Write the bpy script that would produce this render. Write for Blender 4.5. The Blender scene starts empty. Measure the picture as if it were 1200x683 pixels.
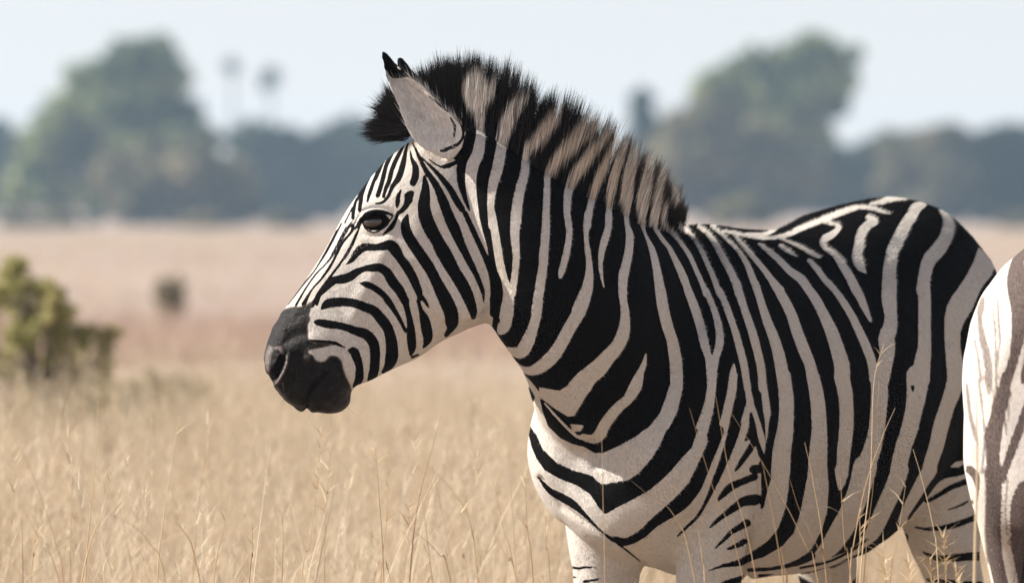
import bpy, bmesh, math, random
import numpy as np
from mathutils import Vector, Matrix, noise as mnoise

R_ = math.radians
sc = bpy.context.scene
col = sc.collection
rng = np.random.default_rng(7)
random.seed(7)

# ---------------------------------------------------------------- camera
FPX, CAMZ, HOR = 7200.0, 1.358, 230.0        # focal length in photo pixels, eye height, horizon row
cam = bpy.data.cameras.new('camera'); cam_o = bpy.data.objects.new('camera', cam); col.objects.link(cam_o)
cam_o.location = (0, 0, CAMZ); cam_o.rotation_euler = (R_(90), 0, 0)
cam.sensor_width = 36.0; cam.lens = FPX/1200*36; cam.shift_y = -(341.5-HOR)/1200
cam.clip_start = .1; cam.clip_end = 6000
cam.dof.use_dof = True; cam.dof.focus_distance = 11.72; cam.dof.aperture_fstop = 4.4
sc.camera = cam_o

# ---------------------------------------------------------------- sky, sun, exposure
SUN_EL, SUN_AZ = 36.0, 5.0                # elevation; degrees behind the picture plane, sun on the left
sdir = Vector((-math.cos(R_(SUN_EL))*math.cos(R_(SUN_AZ)), math.cos(R_(SUN_EL))*math.sin(R_(SUN_AZ)), math.sin(R_(SUN_EL))))
wd = bpy.data.worlds.new('World'); sc.world = wd; wd.use_nodes = True
nt = wd.node_tree; nt.nodes.clear()
sky = nt.nodes.new('ShaderNodeTexSky'); sky.sky_type = 'NISHITA'; sky.sun_disc = False
sky.sun_elevation = R_(SUN_EL); sky.sun_rotation = math.atan2(sdir.x, sdir.y)
sky.air_density = .62; sky.dust_density = .25; sky.ozone_density = .8
bg = nt.nodes.new('ShaderNodeBackground'); bg.inputs['Strength'].default_value = .086
wo = nt.nodes.new('ShaderNodeOutputWorld')
hs = nt.nodes.new('ShaderNodeHueSaturation'); hs.inputs['Saturation'].default_value = .45      # thin milky high haze over the whole sky
tn = nt.nodes.new('ShaderNodeMix'); tn.data_type = 'RGBA'; tn.blend_type = 'MULTIPLY'; tn.inputs[0].default_value = 1; tn.inputs[7].default_value = (1.04, .960, .950, 1)
nt.links.new(sky.outputs[0], hs.inputs['Color']); nt.links.new(hs.outputs[0], tn.inputs[6]); nt.links.new(tn.outputs[2], bg.inputs['Color']); nt.links.new(bg.outputs[0], wo.inputs['Surface'])
sl = bpy.data.lights.new('sun', 'SUN'); sl.energy = 5.0; sl.angle = R_(.6); sl.color = (1, .94, .86)
so = bpy.data.objects.new('sun', sl); col.objects.link(so)
so.rotation_euler = (-sdir).to_track_quat('-Z', 'Y').to_euler(); so.location = (-20, 20, 30)
sc.view_settings.view_transform = 'Standard'; sc.view_settings.look = 'None'
sc.view_settings.exposure = 0.84; sc.view_settings.gamma = 1.0; sc.view_settings.use_curve_mapping = False
sc.render.engine = 'CYCLES'
sc.cycles.use_denoising = True; sc.cycles.max_bounces = 8; sc.cycles.diffuse_bounces = 3
sc.cycles.transparent_max_bounces = 8; sc.cycles.volume_bounces = 1; sc.cycles.caustics_reflective = False; sc.cycles.caustics_refractive = False

# ---------------------------------------------------------------- helpers
def P3(px, py, Y):
    """a photo pixel at a known distance -> world point"""
    return np.array([(px-600)*Y/FPX, Y, CAMZ-(py-HOR)*Y/FPX])
def to_px(v):
    return 600+FPX*v[:, 0]/v[:, 1], HOR-FPX*(v[:, 2]-CAMZ)/v[:, 1]

def new_mesh(name, verts, faces):
    me = bpy.data.meshes.new(name)
    verts = np.asarray(verts, np.float32)
    if isinstance(faces, np.ndarray):
        n, k = faces.shape
        me.vertices.add(len(verts)); me.vertices.foreach_set('co', verts.ravel())
        me.loops.add(n*k); me.loops.foreach_set('vertex_index', faces.astype(np.int32).ravel())
        me.polygons.add(n); me.polygons.foreach_set('loop_start', np.arange(0, n*k, k, dtype=np.int32))
        me.update(calc_edges=True)
    else:
        me.from_pydata([tuple(map(float, v)) for v in verts], [], faces)
        me.update()
    return me
def link(name, me, mat=None, parent=None, smooth=True):
    o = bpy.data.objects.new(name, me); col.objects.link(o)
    if mat and not me.materials: me.materials.append(mat)
    if smooth and len(me.polygons): me.polygons.foreach_set('use_smooth', np.ones(len(me.polygons), bool))
    if parent: o.parent = parent
    return o
def empty(name, loc=(0, 0, 0)):
    o = bpy.data.objects.new(name, None); col.objects.link(o); o.location = loc; o.empty_display_size = .1
    return o
def tag(o, label=None, cat=None, group=None, kind=None):
    if label: o['label'] = label
    if cat: o['category'] = cat
    if group: o['group'] = group
    if kind: o['kind'] = kind
    return o
def vattr(me, name, vals):
    vals = np.asarray(vals, np.float32)
    if vals.ndim == 1:
        a = me.attributes.new(name, 'FLOAT', 'POINT'); a.data.foreach_set('value', vals)
    else:
        a = me.attributes.new(name, 'FLOAT_COLOR', 'POINT')
        a.data.foreach_set('color', np.hstack([vals, np.ones((len(vals), 1), np.float32)]).ravel())
def ss(e0, e1, x):
    t = np.clip((x-e0)/(e1-e0), 0, 1); return t*t*(3-2*t)
def hash_noise(p, f, seed=0):
    """cheap smooth value noise, vectorised"""
    q = np.asarray(p, float)*f+seed*17.31; i = np.floor(q).astype(np.int64); t = q-i; t = t*t*(3-2*t)
    def h(a):
        n = (a[:, 0]*374761393+a[:, 1]*668265263+a[:, 2]*2147483647+seed*144665) & 0xffffffff
        n = ((n ^ (n >> 13))*1274126177) & 0xffffffff
        return ((n ^ (n >> 16)) & 0xffff)/65535.
    r = 0
    for dx in (0, 1):
        for dy in (0, 1):
            for dz in (0, 1):
                r = r+h(i+[dx, dy, dz])*(t[:, 0] if dx else 1-t[:, 0])*(t[:, 1] if dy else 1-t[:, 1])*(t[:, 2] if dz else 1-t[:, 2])
    return r

class NT:
    """small node-tree builder"""
    def __init__(s, name):
        s.m = bpy.data.materials.new(name); s.m.use_nodes = True; s.t = s.m.node_tree; s.t.nodes.clear()
        s.out = s.n('OutputMaterial')
    def n(s, typ, **kw):
        x = s.t.nodes.new('ShaderNode'+typ)
        for k, v in kw.items():
            if k.startswith('_'): x.inputs[k[1:].replace('_', ' ')].default_value = v
            else: setattr(x, k, v)
        return x
    def l(s, a, b): s.t.links.new(a, b)
    def math(s, op, a, b=None, clamp=False):
        x = s.n('Math', operation=op); x.use_clamp = clamp
        for i, v in enumerate((a, b)):
            if v is None: continue
            if hasattr(v, 'is_linked'): s.l(v, x.inputs[i])
            else: x.inputs[i].default_value = v
        return x.outputs[0]
    def mix(s, f, a, b, mode='MIX'):
        x = s.n('Mix', data_type='RGBA', blend_type=mode)
        for i, v in ((0, f), (6, a), (7, b)):
            if hasattr(v, 'is_linked'): s.l(v, x.inputs[i])
            else: x.inputs[i].default_value = v if i == 0 else (*v, 1)[:4]
        return x.outputs[2]
    def ramp(s, f, *stops):
        x = s.n('ValToRGB'); e = x.color_ramp.elements
        while len(e) < len(stops): e.new(.5)
        for el, (p, c) in zip(e, stops): el.position = p; el.color = (*c, 1)[:4] if len(c) == 3 else c
        s.l(f, x.inputs[0]); return x.outputs[0]
    def noise(s, scale, detail=3, vec=None, rough=.6):
        x = s.n('TexNoise'); x.inputs['Scale'].default_value = scale; x.inputs['Detail'].default_value = detail; x.inputs['Roughness'].default_value = rough
        if vec is not None: s.l(vec, x.inputs['Vector'])
        return x.outputs[0]
    def attr(s, name, typ='GEOMETRY'):
        return s.n('Attribute', attribute_name=name, attribute_type=typ)
# ---------------------------------------------------------------- ground
t = NT('dry_ground')
co = t.n('TexCoord').outputs['Object']
n1 = t.noise(.035, 4, co); n2 = t.noise(.6, 5, co); n3 = t.noise(14, 4, co)
c = t.ramp(n1, (.35, (.38, .295, .25)), (.52, (.46, .365, .305)), (.68, (.51, .42, .35)))
c = t.mix(t.ramp(n2, (.4, (0, 0, 0)), (.75, (.7, .7, .7))), c, (.36, .265, .225))
c = t.mix(t.ramp(n3, (.45, (0, 0, 0)), (.7, (.5, .5, .5))), c, (.28, .21, .155))
p = t.n('BsdfPrincipled'); t.l(c, p.inputs['Base Color']); p.inputs['Roughness'].default_value = .95; p.inputs['Specular IOR Level'].default_value = .1
bp = t.n('Bump'); bp.inputs['Strength'].default_value = .8; bp.inputs['Distance'].default_value = .05; t.l(n3, bp.inputs['Height']); t.l(bp.outputs[0], p.inputs['Normal'])
t.l(p.outputs[0], t.out.inputs['Surface']); M_GROUND = t.m
gx, gy = np.meshgrid(np.linspace(-600, 600, 61), np.concatenate([np.linspace(-60, 100, 41), np.linspace(110, 1100, 60)]))
gz = np.zeros_like(gx)
far = ss(90, 250, gy); gz = -.62*ss(80, 400, gy)+far*.08*(hash_noise(np.stack([gx.ravel(), gy.ravel(), gx.ravel()*0], 1), .02, 4).reshape(gx.shape)-.6)
nx, ny = gx.shape[1], gx.shape[0]; ii = np.arange(nx*ny).reshape(ny, nx)
F = np.stack([ii[:-1, :-1], ii[:-1, 1:], ii[1:, 1:], ii[1:, :-1]], -1).reshape(-1, 4)
tag(link('ground', new_mesh('ground', np.stack([gx, gy, gz], -1).reshape(-1, 3), F), M_GROUND), kind='structure')

# ---------------------------------------------------------------- haze
hz = bpy.data.materials.new('haze_air'); hz.use_nodes = True; ht = hz.node_tree; ht.nodes.clear()
ho = ht.nodes.new('ShaderNodeOutputMaterial'); hv = ht.nodes.new('ShaderNodeVolumePrincipled')
hv.inputs['Color'].default_value = (.52, .76, 1, 1); hv.inputs['Density'].default_value = .00044; hv.inputs['Anisotropy'].default_value = .1
ht.links.new(hv.outputs[0], ho.inputs['Volume'])
X0, X1, Y0, Y1, Z0, Z1 = -620, 620, -80, 1120, -2, 18
hm = new_mesh('haze', [(X0,Y0,Z0),(X1,Y0,Z0),(X1,Y1,Z0),(X0,Y1,Z0),(X0,Y0,Z1),(X1,Y0,Z1),(X1,Y1,Z1),(X0,Y1,Z1)], [(0,3,2,1),(4,5,6,7),(0,1,5,4),(1,2,6,5),(2,3,7,6),(3,0,4,7)])
tag(link('haze', hm, hz, smooth=False), kind='stuff')

# ---------------------------------------------------------------- trees
def leaf_material(name, c0, c1, c2):
    t = NT(name)
    a_ = t.attr('tint').outputs['Fac']
    c = t.ramp(a_, (0, c0), (.5, c1), (1, c2))
    d = t.n('BsdfDiffuse'); t.l(c, d.inputs['Color'])
    tr = t.n('BsdfTranslucent'); t.l(c, tr.inputs['Color'])
    mx = t.n('MixShader'); mx.inputs[0].default_value = .45
    t.l(d.outputs[0], mx.inputs[1]); t.l(tr.outputs[0], mx.inputs[2]); t.l(mx.outputs[0], t.out.inputs['Surface'])
    return t.m
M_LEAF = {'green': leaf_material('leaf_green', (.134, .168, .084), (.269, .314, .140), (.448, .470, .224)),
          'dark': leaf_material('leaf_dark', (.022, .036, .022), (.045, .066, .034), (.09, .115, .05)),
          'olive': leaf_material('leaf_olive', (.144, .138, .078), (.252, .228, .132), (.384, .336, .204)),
          'pale': leaf_material('leaf_pale', (.13, .13, .06), (.22, .20, .10), (.33, .29, .16)),
          'shrub': leaf_material('leaf_shrub', (.32, .31, .125), (.50, .465, .20), (.66, .60, .31))}
t = NT('bark'); p = t.n('BsdfPrincipled'); t.l(t.ramp(t.noise(6, 4, t.n('TexCoord').outputs['Object']), (.3, (.06, .048, .038)), (.7, (.13, .105, .085))), p.inputs['Base Color']); p.inputs['Roughness'].default_value = .9
t.l(p.outputs[0], t.out.inputs['Surface']); M_BARK = t.m

def limb(V, F, a_, b_, r0, r1, bow=.1, k=6, seg=4):
    a_, b_ = np.asarray(a_, float), np.asarray(b_, float); ax = b_-a_; L_ = np.linalg.norm(ax)
    s1 = np.cross(ax, [.3, .9, .2]); s1 /= np.linalg.norm(s1)+1e-9; s2 = np.cross(ax/L_, s1)
    off = rng.normal(0, bow*L_, 3); o = len(V)
    for i in range(seg+1):
        t_ = i/seg; c = a_+ax*t_+off*math.sin(math.pi*t_)*.5; r = r0*(1-t_)+r1*t_
        for j in range(k):
            an = 2*math.pi*j/k; V.append(c+(s1*math.cos(an)+s2*math.sin(an))*r)
    for i in range(seg):
        for j in range(k):
            q = (j+1) % k; F.append((o+i*k+j, o+i*k+q, o+(i+1)*k+q, o+(i+1)*k+j))
def leaf_cloud(blobs, size, per, aspect=.55):
    """blobs: centre, radii -> leaf faces spread through each clump's volume, denser to the outside"""
    VV, TT = [], []
    rmax = max(np.max(r) for c, r in blobs)
    for c, r in blobs:
        n = int(per*min(1, max(.10, (np.max(r)/rmax)**1.6)))
        d = rng.normal(size=(n, 3)); d /= np.linalg.norm(d, axis=1, keepdims=True)
        rr = rng.uniform(.15, 1, n)**.45*(1+.22*rng.normal(size=n)*.6)
        lump = .78+.45*hash_noise(d*1.6+np.asarray(c), 1.3, 2)
        P = np.asarray(c)+d*(rr*lump)[:, None]*np.asarray(r)
        nrm = d*.5+rng.normal(size=(n, 3)); nrm /= np.linalg.norm(nrm, axis=1, keepdims=True)
        u = np.cross(nrm, rng.normal(size=(n, 3))); u /= np.linalg.norm(u, axis=1, keepdims=True); w_ = np.cross(nrm, u)
        s_ = size*rng.uniform(.6, 1.35, n)[:, None]
        VV.append(np.stack([P-u*s_, P+w_*s_*aspect, P+u*s_, P-w_*s_*aspect], 1))
        tn = np.clip(.5+.22*rng.normal(size=n)+.25*rng.normal(), 0, 1)
        TT.append(np.repeat(tn, 4))
    V = np.concatenate(VV).reshape(-1, 3); F = np.arange(len(V)).reshape(-1, 4)
    me = new_mesh('crown', V, F); vattr(me, 'tint', np.concatenate(TT))
    return me
def gz_at(x, y): return float(-.62*ss(80, 400, np.float64(y)))-.03
def tree(name, label, D, basepx, blobs, mat, trunk_r=.22, leaf=.42, per=420, group=None, cat='tree', bole=True):
    if cat == 'tree' or name == 'low_shrub': D = D*1.27; leaf = leaf*1.45; trunk_r = trunk_r*1.4
    s_ = D/FPX
    bx_ = (basepx-600)*s_; base = np.array([bx_, D, gz_at(bx_, D)])
    root = tag(empty(name, base), label, cat, group)
    bl = []
    for px_, py_, r in blobs:
        c = P3(px_, py_, D)-base; c[1] += rng.normal(0, r*s_*.45)
        bl.append((c, np.array([r, r*1.05, r*.88])*s_*(.86 if cat == 'tree' else .8 if cat == 'bush' else 1)))
        for _ in range(4 if cat in ('tree', 'bush') else 0):          # ragged outline: small sprays round each clump
            d_ = rng.normal(size=3); d_ /= np.linalg.norm(d_); q_ = rng.uniform(.22, .42)
            bl.append((c+d_*r*s_*rng.uniform(.75, 1.15), np.array([r, r, r*.8])*s_*q_))
    o = link('crown', leaf_cloud(bl, leaf, per), M_LEAF[mat], root, False); o['kind'] = 'stuff'
    V, F = [], []
    hs = sorted(bl, key=lambda q: q[0][2])
    low = hs[0][0][2]
    fork = np.array([rng.normal(0, .2), 0, max(.8, min(low, .35*hs[-1][0][2]))]) if bole else np.array([0, 0, .3])
    limb(V, F, (0, 0, -.4), fork, trunk_r, trunk_r*.7, .03, 8)
    for c, r in bl: limb(V, F, fork, c, trunk_r*.45, trunk_r*.08, .10)
    link('trunk', new_mesh('trunk', V, F), M_BARK, root)
    return root
G_T = 'trees along the far edge of the plain'
tree('broad_tree', 'broad rounded green tree, tallest crown beside the pair of slender palms', 340, 150, [(150,72,30),(112,92,30),(188,72,30),(205,95,24),(80,128,30),(128,122,38),(178,120,38),(214,130,24),(58,160,28),(40,190,28),(95,175,40),(150,180,42),(205,175,34),(238,160,16),(60,225,34),(110,225,34),(28,225,26)], 'green', .45, .42, 330, G_T)
tree('bushy_tree', 'low olive-brown bushy tree in front of the broad rounded tree', 325, 210, [(135,205,28),(175,195,30),(215,200,32),(250,205,30),(280,215,24),(150,235,24),(200,238,26),(255,238,24),(288,246,17),(170,250,14),(225,250,14)], 'olive', .2, .40, 420, G_T)
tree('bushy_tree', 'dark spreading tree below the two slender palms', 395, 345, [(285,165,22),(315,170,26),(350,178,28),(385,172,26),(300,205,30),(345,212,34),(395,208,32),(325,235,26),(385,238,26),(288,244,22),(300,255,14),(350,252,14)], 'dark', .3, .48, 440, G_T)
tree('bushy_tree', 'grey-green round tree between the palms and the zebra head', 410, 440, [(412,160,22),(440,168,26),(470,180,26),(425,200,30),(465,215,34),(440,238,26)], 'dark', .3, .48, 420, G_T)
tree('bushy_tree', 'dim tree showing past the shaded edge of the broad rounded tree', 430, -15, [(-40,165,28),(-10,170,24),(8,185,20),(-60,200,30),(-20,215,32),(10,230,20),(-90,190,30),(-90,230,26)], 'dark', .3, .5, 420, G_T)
for k, (x, dd) in enumerate(((505, 400), (580, 415), (650, 405))):
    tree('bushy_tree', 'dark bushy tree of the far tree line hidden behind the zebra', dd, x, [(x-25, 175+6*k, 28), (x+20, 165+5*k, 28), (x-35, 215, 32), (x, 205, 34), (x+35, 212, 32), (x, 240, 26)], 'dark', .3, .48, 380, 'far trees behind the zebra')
tree('pointed_tree', 'slim pointed tree rising just behind the mane', 380, 755, [(752,120,10),(755,135,14),(758,155,20),(750,180,26),(765,205,28),(745,230,28)], 'dark', .22, .42, 380, G_T)
tree('spreading_tree', 'tall spreading tree with a rounded yellow-green and dark double crown', 345, 900, [(960,58,26),(985,72,20),(935,72,26),(962,88,28),(990,98,16),(905,78,24),(872,84,26),(848,98,22),(880,108,30),(915,112,30),(945,118,26),(978,122,18),(835,120,22),(860,135,28),(900,145,28),(940,150,18),(965,158,10)], 'green', .4, .40, 270, G_T)
tree('bushy_tree', 'broad dusky tree at the foot of the tall spreading tree', 330, 830, [(800,150,28),(830,140,28),(790,180,32),(835,180,36),(875,185,34),(910,195,32),(805,220,32),(850,225,34),(900,232,30),(945,215,26)], 'olive', .3, .42, 460, G_T)
tree('bushy_tree', 'dark low tree under the open side of the tall spreading tree', 365, 985, [(950,190,28),(985,195,28),(1015,190,24),(960,225,32),(1000,230,32),(1035,222,28)], 'dark', .25, .45, 440, G_T)
tree('bushy_tree', 'bushy olive tree with an uneven top above the zebra back', 350, 1085, [(1050,178,24),(1085,168,22),(1108,165,22),(1060,205,30),(1100,200,32),(1080,235,32),(1120,235,28)], 'olive', .25, .42, 440, G_T)
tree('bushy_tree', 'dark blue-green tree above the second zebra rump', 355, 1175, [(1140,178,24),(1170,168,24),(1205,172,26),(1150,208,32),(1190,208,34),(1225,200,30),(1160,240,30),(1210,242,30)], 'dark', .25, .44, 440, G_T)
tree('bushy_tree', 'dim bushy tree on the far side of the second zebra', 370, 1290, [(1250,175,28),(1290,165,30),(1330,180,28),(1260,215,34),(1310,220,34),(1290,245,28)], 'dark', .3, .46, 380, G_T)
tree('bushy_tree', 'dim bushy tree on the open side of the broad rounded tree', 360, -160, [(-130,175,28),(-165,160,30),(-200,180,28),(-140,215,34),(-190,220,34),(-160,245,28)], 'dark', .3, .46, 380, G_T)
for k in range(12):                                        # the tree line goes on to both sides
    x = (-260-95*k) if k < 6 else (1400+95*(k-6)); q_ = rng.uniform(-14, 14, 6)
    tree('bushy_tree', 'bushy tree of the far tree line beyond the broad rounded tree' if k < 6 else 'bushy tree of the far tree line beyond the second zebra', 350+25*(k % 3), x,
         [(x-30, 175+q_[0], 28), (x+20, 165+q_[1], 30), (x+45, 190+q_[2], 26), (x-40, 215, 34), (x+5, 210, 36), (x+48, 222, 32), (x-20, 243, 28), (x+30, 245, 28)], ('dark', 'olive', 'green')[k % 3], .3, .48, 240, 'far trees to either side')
tree('low_shrub', 'pale tan-green shrub at the tree line over the zebra withers', 300, 868, [(850,250,16),(872,246,18),(892,252,14)], 'pale', .06, .25, 260, 'pale shrubs below the trees', 'shrub', False)
for k, x in enumerate((232, 60, 20, 330, 1190)):
    tree('low_shrub', 'small pale dry shrub at the foot of the far trees', 300, x, [(x-10, 260, 9), (x+8, 258, 10), (x+24, 260, 8)], 'olive', .05, .22, 160, 'pale shrubs below the trees', 'shrub', False)

def palm(label, D, px_, ytop, r):
    s_ = D/FPX; base = np.array([(px_-600)*s_, D, gz_at(0, D)]); root = tag(empty('palm_tree', base), label, 'palm', 'slender palms over the tree line')
    top = P3(px_, ytop, D)-base; V, F = [], []
    limb(V, F, (0, 0, -.3), top, .20, .13, .01, 8, 8)
    link('trunk', new_mesh('trunk', V, F), M_BARK, root)
    V, F, T_ = [], [], []
    for k in range(34):
        an = rng.uniform(0, 2*math.pi); el = rng.uniform(-.9, 1.3); L_ = r*s_*rng.uniform(.8, 1.15)
        d = np.array([math.cos(an)*math.cos(el), math.sin(an)*math.cos(el), math.sin(el)]); sd = np.cross(d, [0, 0, 1.]); sd /= np.linalg.norm(sd)
        o = len(V); prev = None
        for i in range(6):
            t_ = i/5; c = top+d*L_*t_-np.array([0, 0, .35*L_*t_*t_]); w_ = L_*.28*math.sin(math.pi*(.12+.85*t_))
            V += [c-sd*w_, c+sd*w_+np.array([0, 0, -.05])]; T_ += [.4, .6]
            if i: F.append((o+2*i-2, o+2*i-1, o+2*i+1, o+2*i))
    me = new_mesh('crown', V, F); vattr(me, 'tint', T_)
    link('crown', me, M_LEAF['dark'], root, False)
palm('slender palm with the smaller tuft, standing next to the broad rounded tree', 640, 272, 74, 13)
palm('slender palm with the larger round tuft of fronds', 620, 317, 88, 19)

# ---------------------------------------------------------------- shrubs out in the plain
def shrub(label, D, blobs, mat, leaf, per, basepx, group='bushes in the open grass'):
    return tree('leafy_bush', label, D, basepx, blobs, mat, .018*D/30, leaf, per, group, 'bush', False)
shrub('yellow-green leafy bush in the grass, the largest one in the open', 25, [(12,312,16),(20,330,20),(8,350,26),(48,340,24),(62,352,20),(72,372,28),(30,392,30),(75,408,30),(105,395,22),(130,388,12),(50,440,30),(95,440,30),(120,425,18),(10,430,28),(-20,370,26),(-30,420,28),(35,480,26),(90,480,24)], 'shrub', .017, 230, 50)
shrub('small round grey-green bush alone on the far grass', 62, [(190,338,11),(208,335,11),(200,346,14),(193,358,14),(209,357,13),(201,368,13)], 'pale', .030, 80, 200)
for k, (x, y, r) in enumerate(((130, 462, 26), (170, 456, 20), (212, 450, 20), (60, 480, 24), (240, 462, 12))):
    shrub('low grey-green weed clump in the straw by the yellow-green bush', 23+k*.9, [(x, y, r), (x+r*.8, y+8, r*.8), (x-r*.7, y+10, r*.8)], 'pale', .012, 90, x, 'weed clumps beside the bush')

# ---------------------------------------------------------------- grass
def straw_material(name, stops, sat=1.):
    t = NT(name)
    rnd = t.n('ObjectInfo').outputs['Random']
    tint = t.attr('tint').outputs['Fac']
    f = t.math('ADD', t.math('MULTIPLY', rnd, .6), t.math('MULTIPLY', tint, .4))
    c = t.ramp(f, *stops)
    d = t.n('BsdfPrincipled'); t.l(c, d.inputs['Base Color']); d.inputs['Roughness'].default_value = .6; d.inputs['Specular IOR Level'].default_value = .3
    tr = t.n('BsdfTranslucent'); t.l(c, tr.inputs['Color'])
    mx = t.n('MixShader'); mx.inputs[0].default_value = .4
    t.l(d.outputs[0], mx.inputs[1]); t.l(tr.outputs[0], mx.inputs[2]); t.l(mx.outputs[0], t.out.inputs['Surface'])
    return t.m
M_STRAW = straw_material('straw', ((0, (.315, .222, .130)), (.14, (.464, .353, .222)), (.34, (.613, .492, .335)), (.6, (.669, .557, .408)), (.88, (.761, .678, .539)), (1, (.446, .418, .214))))
M_PALE = straw_material('pale_straw', ((0, (.488, .371, .234)), (.4, (.702, .585, .420)), (1, (.838, .761, .604))))
M_PINK = straw_material('reddish_straw', ((0, (.378, .262, .202)), (.5, (.505, .370, .288)), (1, (.614, .487, .388))))
def blade_rows(V, F, T_, base, d, L_, w_, droop, seg=4, tint=None):
    sd = np.cross(d, [0, 0, 1.])+rng.normal(0, .3, 3); sd /= np.linalg.norm(sd); o = len(V)
    hor = np.array([d[0], d[1], 0]); tn = rng.random() if tint is None else tint
    for i in range(seg+1):
        t_ = i/seg; c = base+d*L_*t_+hor*droop*L_*t_*t_*1.2-np.array([0, 0, droop*L_*t_**2.4*.55]); ww = w_*(1-t_)**.8+w_*.08
        V += [c-sd*ww, c+sd*ww]; T_ += [tn, tn]
        if i: F.append((o+2*i-2, o+2*i-1, o+2*i+1, o+2*i))
    return c
def tuft(kind):
    V, F, T_ = [], [], []
    nb = {'leaf': 46, 'stem': 20, 'low': 40, 'thin': 5, 'tall': 6}[kind]
    for k in range(nb):
        an = rng.uniform(0, 2*math.pi); ln = abs(rng.normal(0, .20))+.03; d = np.array([math.cos(an)*ln, math.sin(an)*ln, 1.]); d /= np.linalg.norm(d)
        b0 = np.array([math.cos(an), math.sin(an), 0])*rng.uniform(0, .11)
        if kind in ('stem', 'thin'):
            L_ = rng.uniform(.45, .80); tip = blade_rows(V, F, T_, b0, d, L_, .0011 if kind == 'stem' else .0016, rng.uniform(.0, .25), 5)
            for m in range(12):                            # open seed head
                a2 = rng.uniform(0, 2*math.pi); s_ = rng.uniform(.0, .22); p0 = tip-d*s_*.9
                dd = d+np.array([math.cos(a2), math.sin(a2), 0])*rng.uniform(.25, .6)
                blade_rows(V, F, T_, p0, dd/np.linalg.norm(dd), rng.uniform(.015, .05), .0011, .3, 2)
        else:
            if kind == 'tall': d = d+np.array([math.cos(an), math.sin(an), 0])*rng.uniform(0, .3); d /= np.linalg.norm(d)
            L_ = rng.uniform(.2, .60) if kind == 'leaf' else rng.uniform(.70, 1.02) if kind == 'tall' else rng.uniform(.12, .4)
            blade_rows(V, F, T_, b0, d, L_, rng.uniform(.0016, .0048), rng.uniform(.05, .6))
    me = new_mesh('tuft_'+kind, V, F); vattr(me, 'tint', T_)
    return me
def scatter(name, label, pts, scl, meshes, mat, seed):
    """one mass of grass: tufts instanced on a cloud of points"""
    src = bpy.data.collections.new(name+'_source')
    for i, m in enumerate(meshes):
        m = m.copy(); m.materials.clear(); m.materials.append(mat)
        src.objects.link(bpy.data.objects.new(name+'_tuft', m))
    me = bpy.data.meshes.new(name); me.vertices.add(len(pts)); me.vertices.foreach_set('co', np.asarray(pts, np.float32).ravel())
    vattr(me, 'scl', scl)
    o = bpy.data.objects.new(name, me); col.objects.link(o); me.materials.append(mat)
    g = bpy.data.node_groups.new(name, 'GeometryNodeTree')
    g.interface.new_socket('Geometry', in_out='INPUT', socket_type='NodeSocketGeometry'); g.interface.new_socket('Geometry', in_out='OUTPUT', socket_type='NodeSocketGeometry')
    gi, go = g.nodes.new('NodeGroupInput'), g.nodes.new('NodeGroupOutput')
    ci = g.nodes.new('GeometryNodeCollectionInfo'); ci.inputs[0].default_value = src; ci.inputs['Separate Children'].default_value = True; ci.inputs['Reset Children'].default_value = True
    ip = g.nodes.new('GeometryNodeInstanceOnPoints'); ip.inputs['Pick Instance'].default_value = True
    rr = g.nodes.new('FunctionNodeRandomValue'); rr.data_type = 'FLOAT_VECTOR'; rr.inputs[0].default_value = (-.06, -.06, 0); rr.inputs[1].default_value = (.06, .06, 6.283); rr.inputs['Seed'].default_value = seed
    ri = g.nodes.new('FunctionNodeRandomValue'); ri.data_type = 'INT'; ri.inputs[4].default_value = 0; ri.inputs[5].default_value = len(meshes)-1; ri.inputs['Seed'].default_value = seed+1
    na = g.nodes.new('GeometryNodeInputNamedAttribute'); na.data_type = 'FLOAT'; na.inputs['Name'].default_value = 'scl'
    L_ = g.links.new
    L_(gi.outputs[0], ip.inputs['Points']); L_(ci.outputs[0], ip.inputs['Instance']); L_(rr.outputs[0], ip.inputs['Rotation'])
    L_(ri.outputs[2], ip.inputs['Instance Index']); L_(na.outputs[0], ip.inputs['Scale']); L_(ip.outputs[0], go.inputs[0])
    o.modifiers.new('scatter', 'NODES').node_group = g
    return tag(o, label, 'grass', kind='stuff')
def wedge(n, y0, y1, margin=.05, extra=1.2):
    y = np.sqrt(rng.uniform(y0*y0, y1*y1, n)); hw = y*(.0833+margin)+extra*.4
    return np.stack([rng.uniform(-1, 1, n)*hw, y, np.zeros(n)], 1)
TL = [tuft('leaf') for _ in range(4)]; TS = [tuft('stem') for _ in range(5)]; TW = [tuft('low') for _ in range(3)]
p1 = wedge(5200, 14.4, 27, .08); keep = ~((p1[:, 1] < 15.5) & (p1[:, 0] > .15) & (p1[:, 0] < 1.35))
p1 = p1[keep]
p1 = p1[hash_noise(p1, .9, 31)+rng.uniform(-.35, .35, len(p1)) > .36]
scatter('grass', 'tall straw-coloured dry grass round the zebras', p1, rng.uniform(.6, 1.0, len(p1))+.3*hash_noise(p1, .5, 8), TL+TS, M_STRAW, 3)
p0 = wedge(650, 9.5, 13.2, .05, 1.5)
scatter('grass', 'short dry grass under the zebras', p0, rng.uniform(.7, 1.1, len(p0)), TW, M_STRAW, 5)
p2 = wedge(1900, 26, 32, .09)
scatter('grass', 'dry grass plain behind the zebras', p2, rng.uniform(.75, 1.1, len(p2))*.9, TL+TS[:2]+TW, M_STRAW, 8)
p3 = wedge(6600, 31, 62, .09); p3 = p3[hash_noise(p3, .07, 6) > .22]
scatter('grass', 'reddish patches of dry grass further out', p3, rng.uniform(.45, .8, len(p3)), TL+TW, M_PINK, 12)
p4 = wedge(8500, 66, 330, .06, 4); p4[:, 2] = -.62*ss(80, 400, p4[:, 1])
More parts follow.
